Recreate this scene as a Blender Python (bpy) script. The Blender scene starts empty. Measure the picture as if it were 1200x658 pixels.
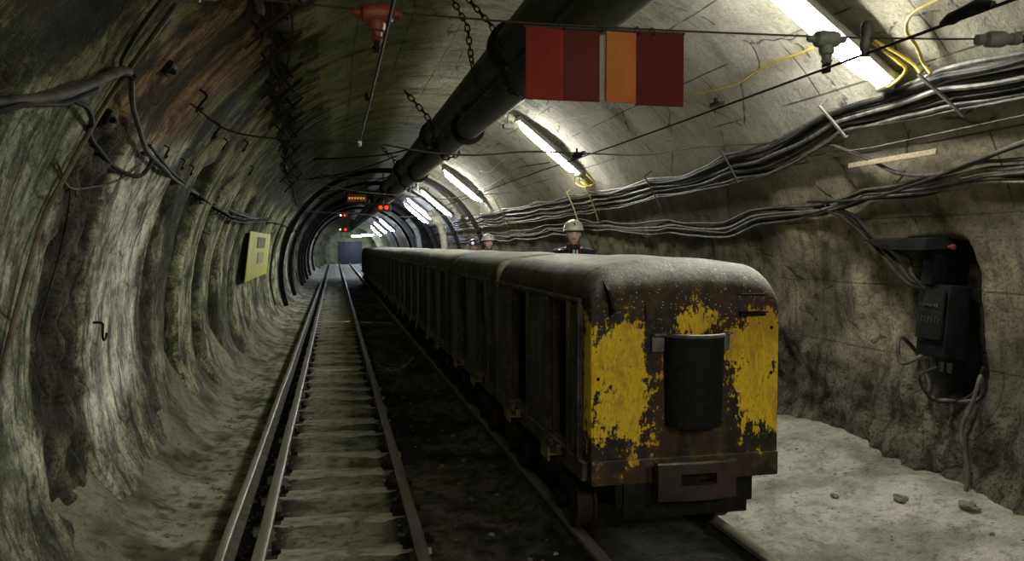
import bpy, bmesh, math, random
from mathutils import Vector, Matrix, noise
PI = math.pi
R_ = math.radians
random.seed(7)
S = bpy.context.scene
COL = S.collection

# ------------------------------------------------------------------ camera, world, exposure
YAW, PITCH, FPX = 0.219828, 0.044057, 930.0
camd = bpy.data.cameras.new('camera')
cam = bpy.data.objects.new('camera', camd); COL.objects.link(cam)
camd.sensor_width = 36.0
camd.lens = FPX / 1200.0 * 36.0
camd.clip_start = 0.05; camd.clip_end = 300
cam.location = (0, 0, 1.80)
cam.rotation_euler = (PI/2 - PITCH, 0, -YAW)
S.camera = cam
S.view_settings.view_transform = 'Standard'
S.view_settings.look = 'None'
S.view_settings.gamma = 1.0
S.view_settings.use_curve_mapping = False
S.view_settings.exposure = 3.45
w = bpy.data.worlds.new('world'); S.world = w
w.use_nodes = True
w.node_tree.nodes['Background'].inputs[0].default_value = (0.006, 0.007, 0.006, 1)
w.node_tree.nodes['Background'].inputs[1].default_value = 0.5
LAMP_POWER = 16.0       # radiance of the fluorescent tubes
LAMP_COL = (1.0, 0.985, 0.86)

# tunnel section: a circle
XC, ZC, RT = 1.30, 1.10, 2.85

# ------------------------------------------------------------------ material helpers
MATS = {}
class NT:
    def __init__(s, name):
        s.m = bpy.data.materials.new(name); s.m.use_nodes = True
        s.t = s.m.node_tree; s.b = s.t.nodes['Principled BSDF']
        s.tc = s.t.nodes.new('ShaderNodeTexCoord')
    def n(s, typ, **k):
        nd = s.t.nodes.new('ShaderNode' + typ)
        for a, v in k.items():
            if a in nd.inputs: nd.inputs[a].default_value = v
            else: setattr(nd, a, v)
        return nd
    def l(s, a, b): s.t.links.new(a, b)
    def mapped(s, scale=(1, 1, 1), src='Object', loc=(0, 0, 0)):
        mp = s.n('Mapping'); s.l(s.tc.outputs[src], mp.inputs[0])
        mp.inputs['Scale'].default_value = scale; mp.inputs['Location'].default_value = loc
        return mp.outputs[0]
    def noise(s, vec, scale=5, detail=6, rough=0.6, dist=0.0):
        nd = s.n('TexNoise'); s.l(vec, nd.inputs['Vector'])
        nd.inputs['Scale'].default_value = scale; nd.inputs['Detail'].default_value = detail
        nd.inputs['Roughness'].default_value = rough; nd.inputs['Distortion'].default_value = dist
        return nd.outputs['Fac']
    def ramp(s, fac, stops, interp='LINEAR'):
        nd = s.n('ValToRGB'); s.l(fac, nd.inputs[0]); cr = nd.color_ramp; cr.interpolation = interp
        while len(cr.elements) < len(stops): cr.elements.new(0.5)
        for e, (p, c) in zip(cr.elements, stops):
            e.position = p; e.color = (c, c, c, 1) if not hasattr(c, '__len__') else (*c[:3], 1)
        return nd.outputs[0]
    def mix(s, fac, a, b, mode='MIX'):
        nd = s.n('Mix', data_type='RGBA', blend_type=mode)
        for i, v in ((0, fac), (6, a), (7, b)):
            if hasattr(v, 'is_output'): s.l(v, nd.inputs[i])
            elif i == 0: nd.inputs[0].default_value = v
            else: nd.inputs[i].default_value = (*v[:3], 1)
        return nd.outputs[2]
    def math(s, op, a, b=0.0, clamp=False):
        nd = s.n('Math', operation=op, use_clamp=clamp)
        for i, v in enumerate((a, b)):
            if hasattr(v, 'is_output'): s.l(v, nd.inputs[i])
            else: nd.inputs[i].default_value = v
        return nd.outputs[0]
    def col(s, c):
        if hasattr(c, 'is_output'): s.l(c, s.b.inputs['Base Color'])
        else: s.b.inputs['Base Color'].default_value = (*c, 1)
    def bump(s, h, strength=0.5, dist=0.02):
        nd = s.n('Bump'); s.l(h, nd.inputs['Height'])
        nd.inputs['Strength'].default_value = strength; nd.inputs['Distance'].default_value = dist
        s.l(nd.outputs[0], s.b.inputs['Normal'])
    def rough(s, r):
        if hasattr(r, 'is_output'): s.l(r, s.b.inputs['Roughness'])
        else: s.b.inputs['Roughness'].default_value = r

def grimy(name, c1, c2, rough=0.7, metal=0.0, scale=6, bump=0.3, mid=0.5, bd=0.006, stretch=(1, 1, 1)):
    """two-colour worn surface"""
    k = NT(name)
    v = k.mapped(stretch)
    f = k.noise(v, scale, 8, 0.65)
    k.col(k.ramp(f, [(mid-0.12, c1), (mid+0.12, c2)]))
    k.rough(rough); k.b.inputs['Metallic'].default_value = metal
    if name in ('box_dark', 'pocket_black', 'dark_iron', 'cable_black') or name.startswith('sign_'): k.b.inputs['Specular IOR Level'].default_value = 0.15
    k.bump(k.noise(v, scale*5, 5, 0.7), bump, bd)
    MATS[name] = k.m
    return k.m

def emis(name, col, s):
    k = NT(name); k.col(tuple(0.6*q for q in col))
    k.b.inputs['Emission Color'].default_value = (*col, 1); k.b.inputs['Emission Strength'].default_value = s
    MATS[name] = k.m; return k.m

# shell material: vertex tint = the concrete's colour plus shade painted far off and in the niche, UV = (metres along, metres round)
def shell_mat(name, spec_rough=0.85, board=True, hard=1.0):
    k = NT(name)
    at = k.n('Attribute', attribute_name='tint')
    rg = k.n('Attribute', attribute_name='rough')
    uv = k.mapped((1, 1, 1), 'UV')
    st = k.mapped((5.0, 0.55, 1), 'UV')          # streaks run round the ring
    blotch = k.noise(uv, 2.6, 9, 0.68, 0.4)
    streak = k.noise(st, 2.2, 7, 0.7, 0.3)
    fine = k.noise(uv, 38, 6, 0.75)
    gr = k.noise(uv, 11, 8, 0.7)
    c = at.outputs['Color']
    dk = k.ramp(blotch, [(0.38, 0.16), (0.49, 0.80), (0.60, 1.25)])
    cf0 = k.math('ADD', k.math('MULTIPLY', rg.outputs['Fac'], 1.1), 0.26 if board else 0.75, True)
    c = k.mix(cf0, c, dk, 'MULTIPLY')
    sk = k.ramp(streak, [(0.37, 0.18), (0.47, 0.90), (0.60, 1.15)])
    c = k.mix(k.math('MULTIPLY', cf0, 0.8), c, sk, 'MULTIPLY')
    fn = k.ramp(gr, [(0.36, 0.30), (0.49, 1.0), (0.66, 1.3)])
    c = k.mix(k.math('MULTIPLY', cf0, 0.8), c, fn, 'MULTIPLY')
    if not board:
        v2 = k.mapped((1.5, 0.9, 1), 'UV', (3.1, 7.7, 0))
        sn_ = k.noise(v2, 1.9, 12, 0.78, 0.6)
        stn = k.ramp(sn_, [(0.505, 0.0), (0.535, 0.85), (0.60, 0.95)])
        grd = k.noise(k.mapped((6.0, 0.8, 1), 'UV', (1.0, 2.0, 0)), 1.5, 9, 0.75, 0.2)
        stn = k.math('MULTIPLY', stn, k.ramp(k.noise(uv, 0.7, 3, 0.6), [(0.40, 0.15), (0.56, 1.0)]))
        c = k.mix(k.math('MULTIPLY', stn, 0.8), c, (0.028, 0.024, 0.014))
        c = k.mix(k.ramp(grd, [(0.53, 0.0), (0.57, 0.75)]), c, (0.05, 0.045, 0.026))
    pit = k.ramp(fine, [(0.40, 0.15), (0.50, 1.1)])
    pf = k.math('MULTIPLY', rg.outputs['Fac'], 0.9)
    pf = k.math('ADD', pf, 0.25, True)
    c = k.mix(pf, c, k.mix(1.0, c, pit, 'MULTIPLY'))
    # thin cracks and board joints
    vo = k.n('TexVoronoi', feature='DISTANCE_TO_EDGE'); vo.inputs['Scale'].default_value = 1.15
    wob = k.n('Mix', data_type='VECTOR'); nz = k.n('TexNoise'); k.l(uv, nz.inputs['Vector']); nz.inputs['Scale'].default_value = 1.7
    nz.inputs['Detail'].default_value = 6
    wob.inputs[0].default_value = 0.30; k.l(uv, wob.inputs[4]); k.l(nz.outputs['Color'], wob.inputs[5])
    k.l(wob.outputs[1], vo.inputs['Vector'])
    crack = k.ramp(vo.outputs['Distance'], [(0.0, 0.0), (0.012, 1.0)])
    keep = k.ramp(blotch, [(0.47, 1.0), (0.53, 0.0)])
    cf = k.math('MULTIPLY', k.math('SUBTRACT', 1.0, crack), keep)
    c = k.mix(k.math('MULTIPLY', cf, 0.8), c, (0.02, 0.018, 0.012))
    h = k.math('ADD', k.math('MULTIPLY', gr, 0.9), k.math('MULTIPLY', fine, 0.35))
    h = k.math('SUBTRACT', h, k.math('MULTIPLY', cf, 0.35))
    if board:
        br = k.n('TexBrick'); k.l(k.mapped((1, 1, 1), 'UV', (0.37, 0.12, 0)), br.inputs['Vector'])
        br.inputs['Scale'].default_value = 1.0; br.inputs['Brick Width'].default_value = 1.25; br.inputs['Row Height'].default_value = 0.52
        br.inputs['Mortar Size'].default_value = 0.008; br.inputs['Mortar Smooth'].default_value = 0.3
        j = k.math('MULTIPLY', br.outputs['Fac'], k.ramp(k.noise(uv, 1.3, 4, 0.6), [(0.42, 0.0), (0.52, 1.0)]))
        sm = k.math('SUBTRACT', 1.0, rg.outputs['Fac'], True)
        j = k.math('MULTIPLY', j, sm)
        c = k.mix(k.math('MULTIPLY', j, 0.75), c, (0.03, 0.03, 0.02))
        h = k.math('SUBTRACT', h, k.math('MULTIPLY', j, 0.5))
    k.col(c); k.rough(spec_rough)
    k.b.inputs['Specular IOR Level'].default_value = 0.25
    k.bump(h, 0.85, 0.045)
    MATS[name] = k.m
    return k.m

shell_mat('lining_concrete')
shell_mat('lining_stained', 0.85, False)
def floor_mat():
    k = NT('floor_dust')
    at = k.n('Attribute', attribute_name='tint')
    o = k.mapped((1, 1, 1))
    a = k.noise(o, 1.6, 9, 0.7, 0.3); b = k.noise(o, 14, 8, 0.75); f = k.noise(o, 60, 5, 0.8)
    c = k.mix(1.0, at.outputs['Color'], k.ramp(a, [(0.34, 0.45), (0.5, 0.9), (0.64, 1.15)]), 'MULTIPLY')
    c = k.mix(0.9, c, k.ramp(b, [(0.34, 0.4), (0.48, 1.0), (0.7, 1.15)]), 'MULTIPLY')
    c = k.mix(0.6, c, k.ramp(f, [(0.36, 0.35), (0.5, 1.05)]), 'MULTIPLY')
    k.col(c); k.rough(0.9); k.b.inputs['Specular IOR Level'].default_value = 0.2
    h = k.math('ADD', k.math('MULTIPLY', b, 1.0), k.math('MULTIPLY', f, 0.4))
    k.bump(h, 0.9, 0.04)
    MATS['floor_dust'] = k.m
floor_mat()

def stone_mat():
    k = NT('stone'); o = k.mapped()
    a = k.noise(o, 9, 6, 0.7)
    k.col(k.ramp(a, [(0.35, (0.06, 0.055, 0.045)), (0.65, (0.26, 0.25, 0.21))])); k.rough(0.9); k.bump(k.noise(o, 40, 4, 0.7), 0.5, 0.01)
    MATS['stone'] = k.m
stone_mat()
grimy('sleeper_wood', (0.16, 0.15, 0.11), (0.44, 0.43, 0.33), 0.9, 0, 5, 0.6, 0.47, 0.01, (1, 3, 1))
grimy('rail_steel', (0.20, 0.18, 0.135), (0.36, 0.34, 0.27), 0.42, 0.35, 3, 0.25, 0.5, 0.004, (3, 0.4, 3))
grimy('rail_side', (0.03, 0.025, 0.02), (0.10, 0.085, 0.06), 0.8, 0.1, 8, 0.4)
grimy('dark_iron', (0.006, 0.005, 0.005), (0.022, 0.018, 0.014), 0.6, 0.3, 9, 0.35)
grimy('rust_iron', (0.014, 0.009, 0.006), (0.050, 0.028, 0.018), 0.7, 0.2, 9, 0.4)
grimy('pipe_steel', (0.030, 0.032, 0.026), (0.085, 0.088, 0.070), 0.6, 0.3, 4, 0.2, 0.5, 0.004, (2, 0.5, 2))
grimy('cable_black', (0.010, 0.010, 0.009), (0.034, 0.032, 0.028), 0.6, 0, 12, 0.15)
grimy('cable_grey', (0.05, 0.048, 0.044), (0.20, 0.19, 0.17), 0.6, 0, 12, 0.15)
grimy('cable_dusty', (0.025, 0.022, 0.018), (0.10, 0.092, 0.075), 0.65, 0, 10, 0.25)
grimy('cable_yellow', (0.36, 0.27, 0.03), (0.62, 0.48, 0.07), 0.5, 0, 10, 0.15)
grimy('wire_white', (0.45, 0.45, 0.4), (0.7, 0.7, 0.64), 0.6)
grimy('plank_wood', (0.22, 0.18, 0.12), (0.46, 0.40, 0.28), 0.8, 0, 8, 0.3, 0.5, 0.004, (8, 1, 8))
grimy('insulator_red', (0.12, 0.018, 0.008), (0.26, 0.055, 0.022), 0.5)
grimy('insulator_grey', (0.09, 0.09, 0.08), (0.2, 0.2, 0.17), 0.5)
grimy('sign_red', (0.15, 0.010, 0.005), (0.21, 0.024, 0.010), 0.7, 0, 3, 0.1, 0.5)
grimy('sign_orange', (0.34, 0.075, 0.022), (0.42, 0.15, 0.04), 0.7, 0, 3, 0.15, 0.5)
grimy('sign_maroon', (0.065, 0.005, 0.006), (0.10, 0.010, 0.009), 0.7, 0, 3, 0.1)
grimy('notice_yellow', (0.36, 0.40, 0.03), (0.55, 0.55, 0.05), 0.6, 0, 7, 0.1, 0.45)
grimy('notice_ink', (0.10, 0.11, 0.02), (0.2, 0.2, 0.04), 0.8)
grimy('notice_faded', (0.34, 0.28, 0.12), (0.45, 0.36, 0.2), 0.8)
grimy('lamp_metal', (0.28, 0.28, 0.25), (0.45, 0.45, 0.40), 0.5)
grimy('box_dark', (0.004, 0.0045, 0.0045), (0.012, 0.013, 0.013), 0.75, 0.0, 7, 0.2)
grimy('box_mark', (0.025, 0.025, 0.02), (0.05, 0.048, 0.035), 0.6)
grimy('door_blue', (0.012, 0.017, 0.023), (0.025, 0.033, 0.042), 0.6)
grimy('puddle_gleam', (0.30, 0.31, 0.26), (0.5, 0.52, 0.45), 0.85, 0, 20)
grimy('sign_amber', (0.30, 0.11, 0.02), (0.50, 0.22, 0.05), 0.6, 0, 12)
grimy('sign_frame', (0.02, 0.012, 0.01), (0.05, 0.03, 0.02), 0.7)
grimy('pale_white', (0.6, 0.6, 0.56), (0.75, 0.75, 0.7), 0.6)
emis('lamp_glow', LAMP_COL, LAMP_POWER)
emis('lamp_glow_far', (0.70, 0.78, 1.0), 14)
emis('red_glow', (1.0, 0.03, 0.006), 0.16)
emis('white_glow', (1.0, 0.9, 0.8), 0.8)
emis('amber_glow', (1.0, 0.45, 0.12), 0.05)
emis('headlamp_glow', (0.50, 0.36, 1.0), 0.16)
# people
grimy('skin', (0.70, 0.44, 0.33), (0.80, 0.52, 0.40), 0.5, 0, 20, 0.05)
grimy('helmet_white', (0.62, 0.63, 0.55), (0.78, 0.79, 0.70), 0.35, 0, 5, 0.02)
grimy('helmet_dark', (0.06, 0.06, 0.06), (0.14, 0.14, 0.13), 0.35, 0, 5, 0.02)
grimy('jacket_navy', (0.008, 0.010, 0.022), (0.016, 0.022, 0.048), 0.85, 0, 12)
grimy('jacket_black', (0.008, 0.009, 0.009), (0.02, 0.022, 0.022), 0.8, 0, 12)
grimy('boot_rubber', (0.01, 0.01, 0.01), (0.03, 0.028, 0.025), 0.5)
grimy('eye_dark', (0.015, 0.01, 0.008), (0.02, 0.015, 0.01), 0.3)
grimy('eye_white', (0.6, 0.58, 0.54), (0.65, 0.63, 0.6), 0.3)
grimy('lip', (0.36, 0.13, 0.10), (0.42, 0.16, 0.12), 0.5)
grimy('hair_brown', (0.02, 0.014, 0.01), (0.05, 0.035, 0.022), 0.7)
grimy('strap_red', (0.10, 0.015, 0.012), (0.16, 0.028, 0.02), 0.7)
grimy('reflective', (0.55, 0.56, 0.56), (0.75, 0.76, 0.76), 0.3)

# mine-car paint: object coordinates (x across, y from the front face back, z up from the rail)
def car_mat(name, front):
    k = NT(name)
    o = k.mapped((1, 1, 1)); ov = k.mapped((1.6, 1.6, 0.6))
    sx = k.n('SeparateXYZ'); k.l(k.tc.outputs['Object'], sx.inputs[0])
    X, Y, Z = sx.outputs
    n1 = k.noise(ov, 3.4, 9, 0.72, 0.3); n2 = k.noise(o, 13, 8, 0.72); n3 = k.noise(ov, 42, 5, 0.8)
    grime = k.ramp(n2, [(0.35, (0.006, 0.005, 0.004)), (0.6, (0.022, 0.017, 0.012)), (0.75, (0.05, 0.038, 0.026))])
    # dust lies on what faces up
    geo = k.n('NewGeometry'); sn = k.n('SeparateXYZ'); k.l(geo.outputs['Normal'], sn.inputs[0])
    up = k.ramp(k.math('ADD', sn.outputs[2], k.math('MULTIPLY', k.math('SUBTRACT', n1, 0.5), 0.8)), [(0.18, 0.0), (0.75, 1.0)])
    hi = k.ramp(Z, [(0.0, 0.0), (1.0, 1.0)])
    dustc = k.ramp(n2, [(0.3, (0.10, 0.095, 0.085)), (0.7, (0.30, 0.29, 0.265))] if front else [(0.3, (0.10, 0.10, 0.07)), (0.7, (0.34, 0.34, 0.25))])
    if front:
        # yellow paint left on the end panel, worn off round the lamp pocket, near the bottom and the hood
        ax = k.math('ABSOLUTE', k.math('SUBTRACT', X, 0.02))
        side = k.ramp(ax, [(0.12, 0.0), (0.31, 1.0)])
        lowc = k.ramp(k.math('MULTIPLY', Z, 0.5), [(0.27, 0.0), (0.43, 1.0)])
        topc = k.ramp(k.math('MULTIPLY', Z, 0.5), [(0.64, 1.0), (0.79, 0.0)])
        mid = k.math('MULTIPLY', k.ramp(k.math('ABSOLUTE', k.math('SUBTRACT', X, 0.03)), [(0.04, 1.0), (0.22, 0.0)]), k.ramp(k.math('MULTIPLY', Z, 0.5), [(0.60, 0.0), (0.68, 1.0)]))
        mid = k.math('MULTIPLY', mid, k.ramp(k.math('MULTIPLY', Z, 0.5), [(0.70, 1.0), (0.81, 0.0)]))
        face = k.ramp(Y, [(0.10, 1.0), (0.16, 0.0)])
        reg = k.math('MAXIMUM', k.math('MULTIPLY', k.math('MULTIPLY', side, lowc), topc), mid)
        reg = k.math('MULTIPLY', reg, face)
        chip = k.math('ADD', k.math('ADD', k.math('MULTIPLY', n1, 0.40), k.math('MULTIPLY', n2, 0.38)), k.math('MULTIPLY', n3, 0.22))
        fac = k.math('ADD', k.math('MULTIPLY', reg, 0.50), k.math('MULTIPLY', k.math('SUBTRACT', chip, 0.5), 3.3))
        fac = k.ramp(fac, [(0.325, 0.0), (0.350, 1.0)])
        yel = k.ramp(n3, [(0.3, (0.40, 0.21, 0.012)), (0.5, (0.74, 0.49, 0.018)), (0.75, (0.86, 0.62, 0.035))])
        yel = k.mix(k.ramp(n1, [(0.50, 0.0), (0.60, 0.55)]), yel, (0.30, 0.14, 0.02))
        rust = k.mix(k.ramp(n1, [(0.42, 0.0), (0.55, 1.0)]), grime, (0.045, 0.022, 0.012))
        thin = k.math('MULTIPLY', k.ramp(n2, [(0.5, 0.0), (0.62, 1.0)]), k.math('MULTIPLY', k.ramp(k.math('MULTIPLY', Z, 0.5), [(0.12, 0.0), (0.3, 1.0)]), 0.45))
        body = k.mix(thin, rust, (0.15, 0.105, 0.02))
        body = k.mix(fac, body, yel)
    else:
        patch = k.ramp(k.math('ADD', k.math('MULTIPLY', n1, 0.6), k.math('MULTIPLY', n2, 0.4)), [(0.46, 0.0), (0.60, 1.0)])
        body = k.mix(k.math('MULTIPLY', patch, 0.85), grime, (0.135, 0.12, 0.055))
    c = k.mix(k.math('MULTIPLY', up, k.ramp(n1, [(0.3, 0.45), (0.55, 0.95)])), body, dustc)
    if front:      # pale specks of dust on hood
        vo = k.n('TexVoronoi'); k.l(o, vo.inputs['Vector']); vo.inputs['Scale'].default_value = 58
        sp = k.ramp(vo.outputs['Distance'], [(0.13, 1.0), (0.22, 0.0)])
        sp = k.math('MULTIPLY', sp, k.ramp(k.noise(o, 30, 2, 0.5), [(0.49, 0.0), (0.55, 1.0)]))
        sp = k.math('MULTIPLY', sp, k.ramp(k.math('MULTIPLY', Z, 0.5), [(0.60, 0.0), (0.74, 1.0)]))
        c = k.mix(k.math('MULTIPLY', sp, 0.8), c, (0.75, 0.72, 0.68))
    k.col(c); k.rough(k.ramp(n2, [(0.3, 0.45), (0.7, 0.85)])); k.b.inputs['Specular IOR Level'].default_value = 0.35
    k.bump(k.math('ADD', k.math('MULTIPLY', n2, 1.0), k.math('MULTIPLY', n3, 0.4)), 0.55, 0.02)
    MATS[name] = k.m
car_mat('car_front_paint', True)
car_mat('car_paint', False)
M = MATS

# ------------------------------------------------------------------ mesh helpers
class MB:
    def __init__(s): s.v = []; s.f = []; s.mi = []; s.cur = 0
    def add(s, vs, fs):
        o = len(s.v); s.v += [tuple(v) for v in vs]; s.f += [tuple(i+o for i in f) for f in fs]; s.mi += [s.cur]*len(fs)
        return s
    def box(s, c, d, rot=None, bev=0.0):
        """box centre c, full dims d, chamfered edges"""
        bm = bmesh.new(); bmesh.ops.create_cube(bm, size=1.0)
        for v in bm.verts: v.co = Vector((v.co.x*d[0], v.co.y*d[1], v.co.z*d[2]))
        if bev: bmesh.ops.bevel(bm, geom=bm.edges[:], offset=min(bev, min(d)*0.4), segments=2, affect='EDGES', profile=0.6)
        m = Matrix.Translation(c) @ (rot.to_4x4() if rot is not None else Matrix())
        bm.verts.ensure_lookup_table()
        s.add([m @ v.co for v in bm.verts], [[v.index for v in f.verts] for f in bm.faces]); bm.free(); return s
    def tube(s, pts, r, n=8, cap=True, closed=False):
        pts = [Vector(p) for p in pts]; N = len(pts)
        rs = r if hasattr(r, '__len__') else [r]*N
        up = None; vs = []; fs = []
        for i, p in enumerate(pts):
            if closed: t = (pts[(i+1) % N]-pts[i-1]).normalized()
            else: t = (pts[min(i+1, N-1)]-pts[max(i-1, 0)]).normalized()
            if up is None:
                up = Vector((0, 0, 1)) if abs(t.z) < 0.9 else Vector((1, 0, 0))
            up = (up - t*up.dot(t)).normalized(); q = t.cross(up)
            for j in range(n):
                a = 2*PI*j/n; vs.append(p + (up*math.cos(a)+q*math.sin(a))*rs[i])
        m = N if closed else N-1
        for i in range(m):
            for j in range(n):
                a, b = i*n+j, i*n+(j+1) % n; c, d = ((i+1) % N)*n+(j+1) % n, ((i+1) % N)*n+j
                fs.append((a, d, c, b))
        if cap and not closed: fs += [tuple(range(n)), tuple(range((N-1)*n, N*n))[::-1]]
        return s.add(vs, fs)
    def lathe(s, prof, c=(0, 0, 0), axis=(0, 0, 1), n=20, cap=True):
        """prof: list of (radius, height along axis)"""
        ax = Vector(axis).normalized(); q = ax.to_track_quat('Z', 'Y'); vs = []; fs = []
        for r, h in prof:
            for j in range(n):
                a = 2*PI*j/n; vs.append(Vector(c) + q @ Vector((r*math.cos(a), r*math.sin(a), h)))
        for i in range(len(prof)-1):
            for j in range(n): fs.append((i*n+j, i*n+(j+1) % n, (i+1)*n+(j+1) % n, (i+1)*n+j))
        if cap: fs += [tuple(range(n))[::-1], tuple(range((len(prof)-1)*n, len(prof)*n))]
        return s.add(vs, fs)
    def ball(s, c, r, nu=12, nv=8, sc=(1, 1, 1)):
        prof = [(max(1e-4, r*math.sin(PI*i/nv)), -r*math.cos(PI*i/nv)) for i in range(nv+1)]
        vs = []; fs = []
        for a, h in prof:
            for j in range(nu):
                t = 2*PI*j/nu; vs.append(Vector(c)+Vector((a*math.cos(t)*sc[0], a*math.sin(t)*sc[1], h*sc[2])))
        for i in range(nv):
            for j in range(nu): fs.append((i*nu+j, i*nu+(j+1) % nu, (i+1)*nu+(j+1) % nu, (i+1)*nu+j))
        return s.add(vs, fs)
    def extrude(s, prof, a, b, ux=(1, 0, 0), uz=(0, 0, 1)):
        """closed profile [(u,w)] swept straight from a to b"""
        a = Vector(a); b = Vector(b); ux = Vector(ux); uz = Vector(uz); n = len(prof)
        vs = [a+ux*u+uz*w_ for u, w_ in prof]+[b+ux*u+uz*w_ for u, w_ in prof]
        fs = [(i, (i+1) % n, n+(i+1) % n, n+i) for i in range(n)]+[tuple(range(n))[::-1], tuple(range(n, 2*n))]
        return s.add(vs, fs)
    def mesh(s, name, mats, smooth=True):
        me = bpy.data.meshes.new(name); me.from_pydata(s.v, [], s.f)
        for m in (mats if isinstance(mats, (list, tuple)) else [mats]): me.materials.append(m)
        me.polygons.foreach_set('material_index', s.mi)
        bm = bmesh.new(); bm.from_mesh(me); bmesh.ops.recalc_face_normals(bm, faces=bm.faces); bm.to_mesh(me); bm.free()
        if smooth:
            me.polygons.foreach_set('use_smooth', [True]*len(me.polygons))
            me.set_sharp_from_angle(angle=R_(38))
        me.update(); return me
    def build(s, name, mats, parent=None, smooth=True):
        o = bpy.data.objects.new(name, s.mesh(name, mats, smooth)); COL.objects.link(o)
        if parent is not None: o.parent = parent
        return o

def tag(o, label=None, cat=None, group=None, kind=None):
    if label: o['label'] = label
    if cat: o['category'] = cat
    if group: o['group'] = group
    if kind: o['kind'] = kind
    return o
def empty(name, label, cat, loc=(0, 0, 0), rz=0, group=None):
    o = bpy.data.objects.new(name, None); COL.objects.link(o); o.location = loc; o.rotation_euler = (0, 0, rz)
    o.empty_display_size = 0.1
    return tag(o, label, cat, group)
def copy_tree(o, parent=None):
    kids = [c for c in o.children]
    c = o.copy(); COL.objects.link(c); c.parent = parent
    for ch in kids: copy_tree(ch, c)
    return c
def ss(a, b, x):
    if a == b: return 1.0 if x >= a else 0.0
    t = max(0, min(1, (x-a)/(b-a))); return t*t*(3-2*t)
def nz(x, y, z=0.0): return noise.noise(Vector((x, y, z)))
def fbm(x, y, z=0.0, o=4):
    s = 0; a = 1
    for i in range(o): s += a*noise.noise(Vector((x, y, z))); x *= 2.03; y *= 2.03; z *= 2.03; a *= 0.5
    return s
def lerp(a, b, t): return tuple(p+(q-p)*t for p, q in zip(a, b))
def interp(tab, x):
    if x <= tab[0][0]: return tab[0][1]
    for (a, p), (b, q) in zip(tab, tab[1:]):
        if x <= b: return p+(q-p)*(x-a)/(b-a)
    return tab[-1][1]

# ------------------------------------------------------------------ tunnel lining
# rough dark recesses between the smooth concrete bands, along the left wall (y0, y1, depth)
BANDS = [(-3.5, -1.8, .05), (-0.6, 0.9, .05), (2.2, 3.55, .05), (4.60, 5.40, .045), (6.95, 7.25, .04), (7.85, 8.45, .16), (9.35, 9.85, .13), (10.7, 11.2, .13),
         (12.3, 12.9, .12), (14.2, 14.8, .12), (16.4, 17.0, .12), (18.4, 19.2, .14), (20.6, 21.6, .14)]
yb = 23.0
while yb < 76:
    BANDS.append((yb, yb+1.0, .14)); yb += 2.4
SEAM = [(-4, 126), (5.45, 127), (6.7, 128), (7.9, 129), (10.2, 131), (14.3, 136), (21.9, 141), (40, 145), (80, 146)]
def band(Y, wob=0.0):
    """0..1 how deep inside a recess of the left wall"""
    b = 0.0; dp = 0.0
    for y0, y1, d in BANDS:
        if Y < y0-0.6 or Y > y1+0.6: continue
        q = ss(y0-0.07, y0+0.07, Y+wob)*(1-ss(y1-0.07, y1+0.07, Y+wob))
        if q > b: b = q; dp = d
    return b, dp
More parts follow.
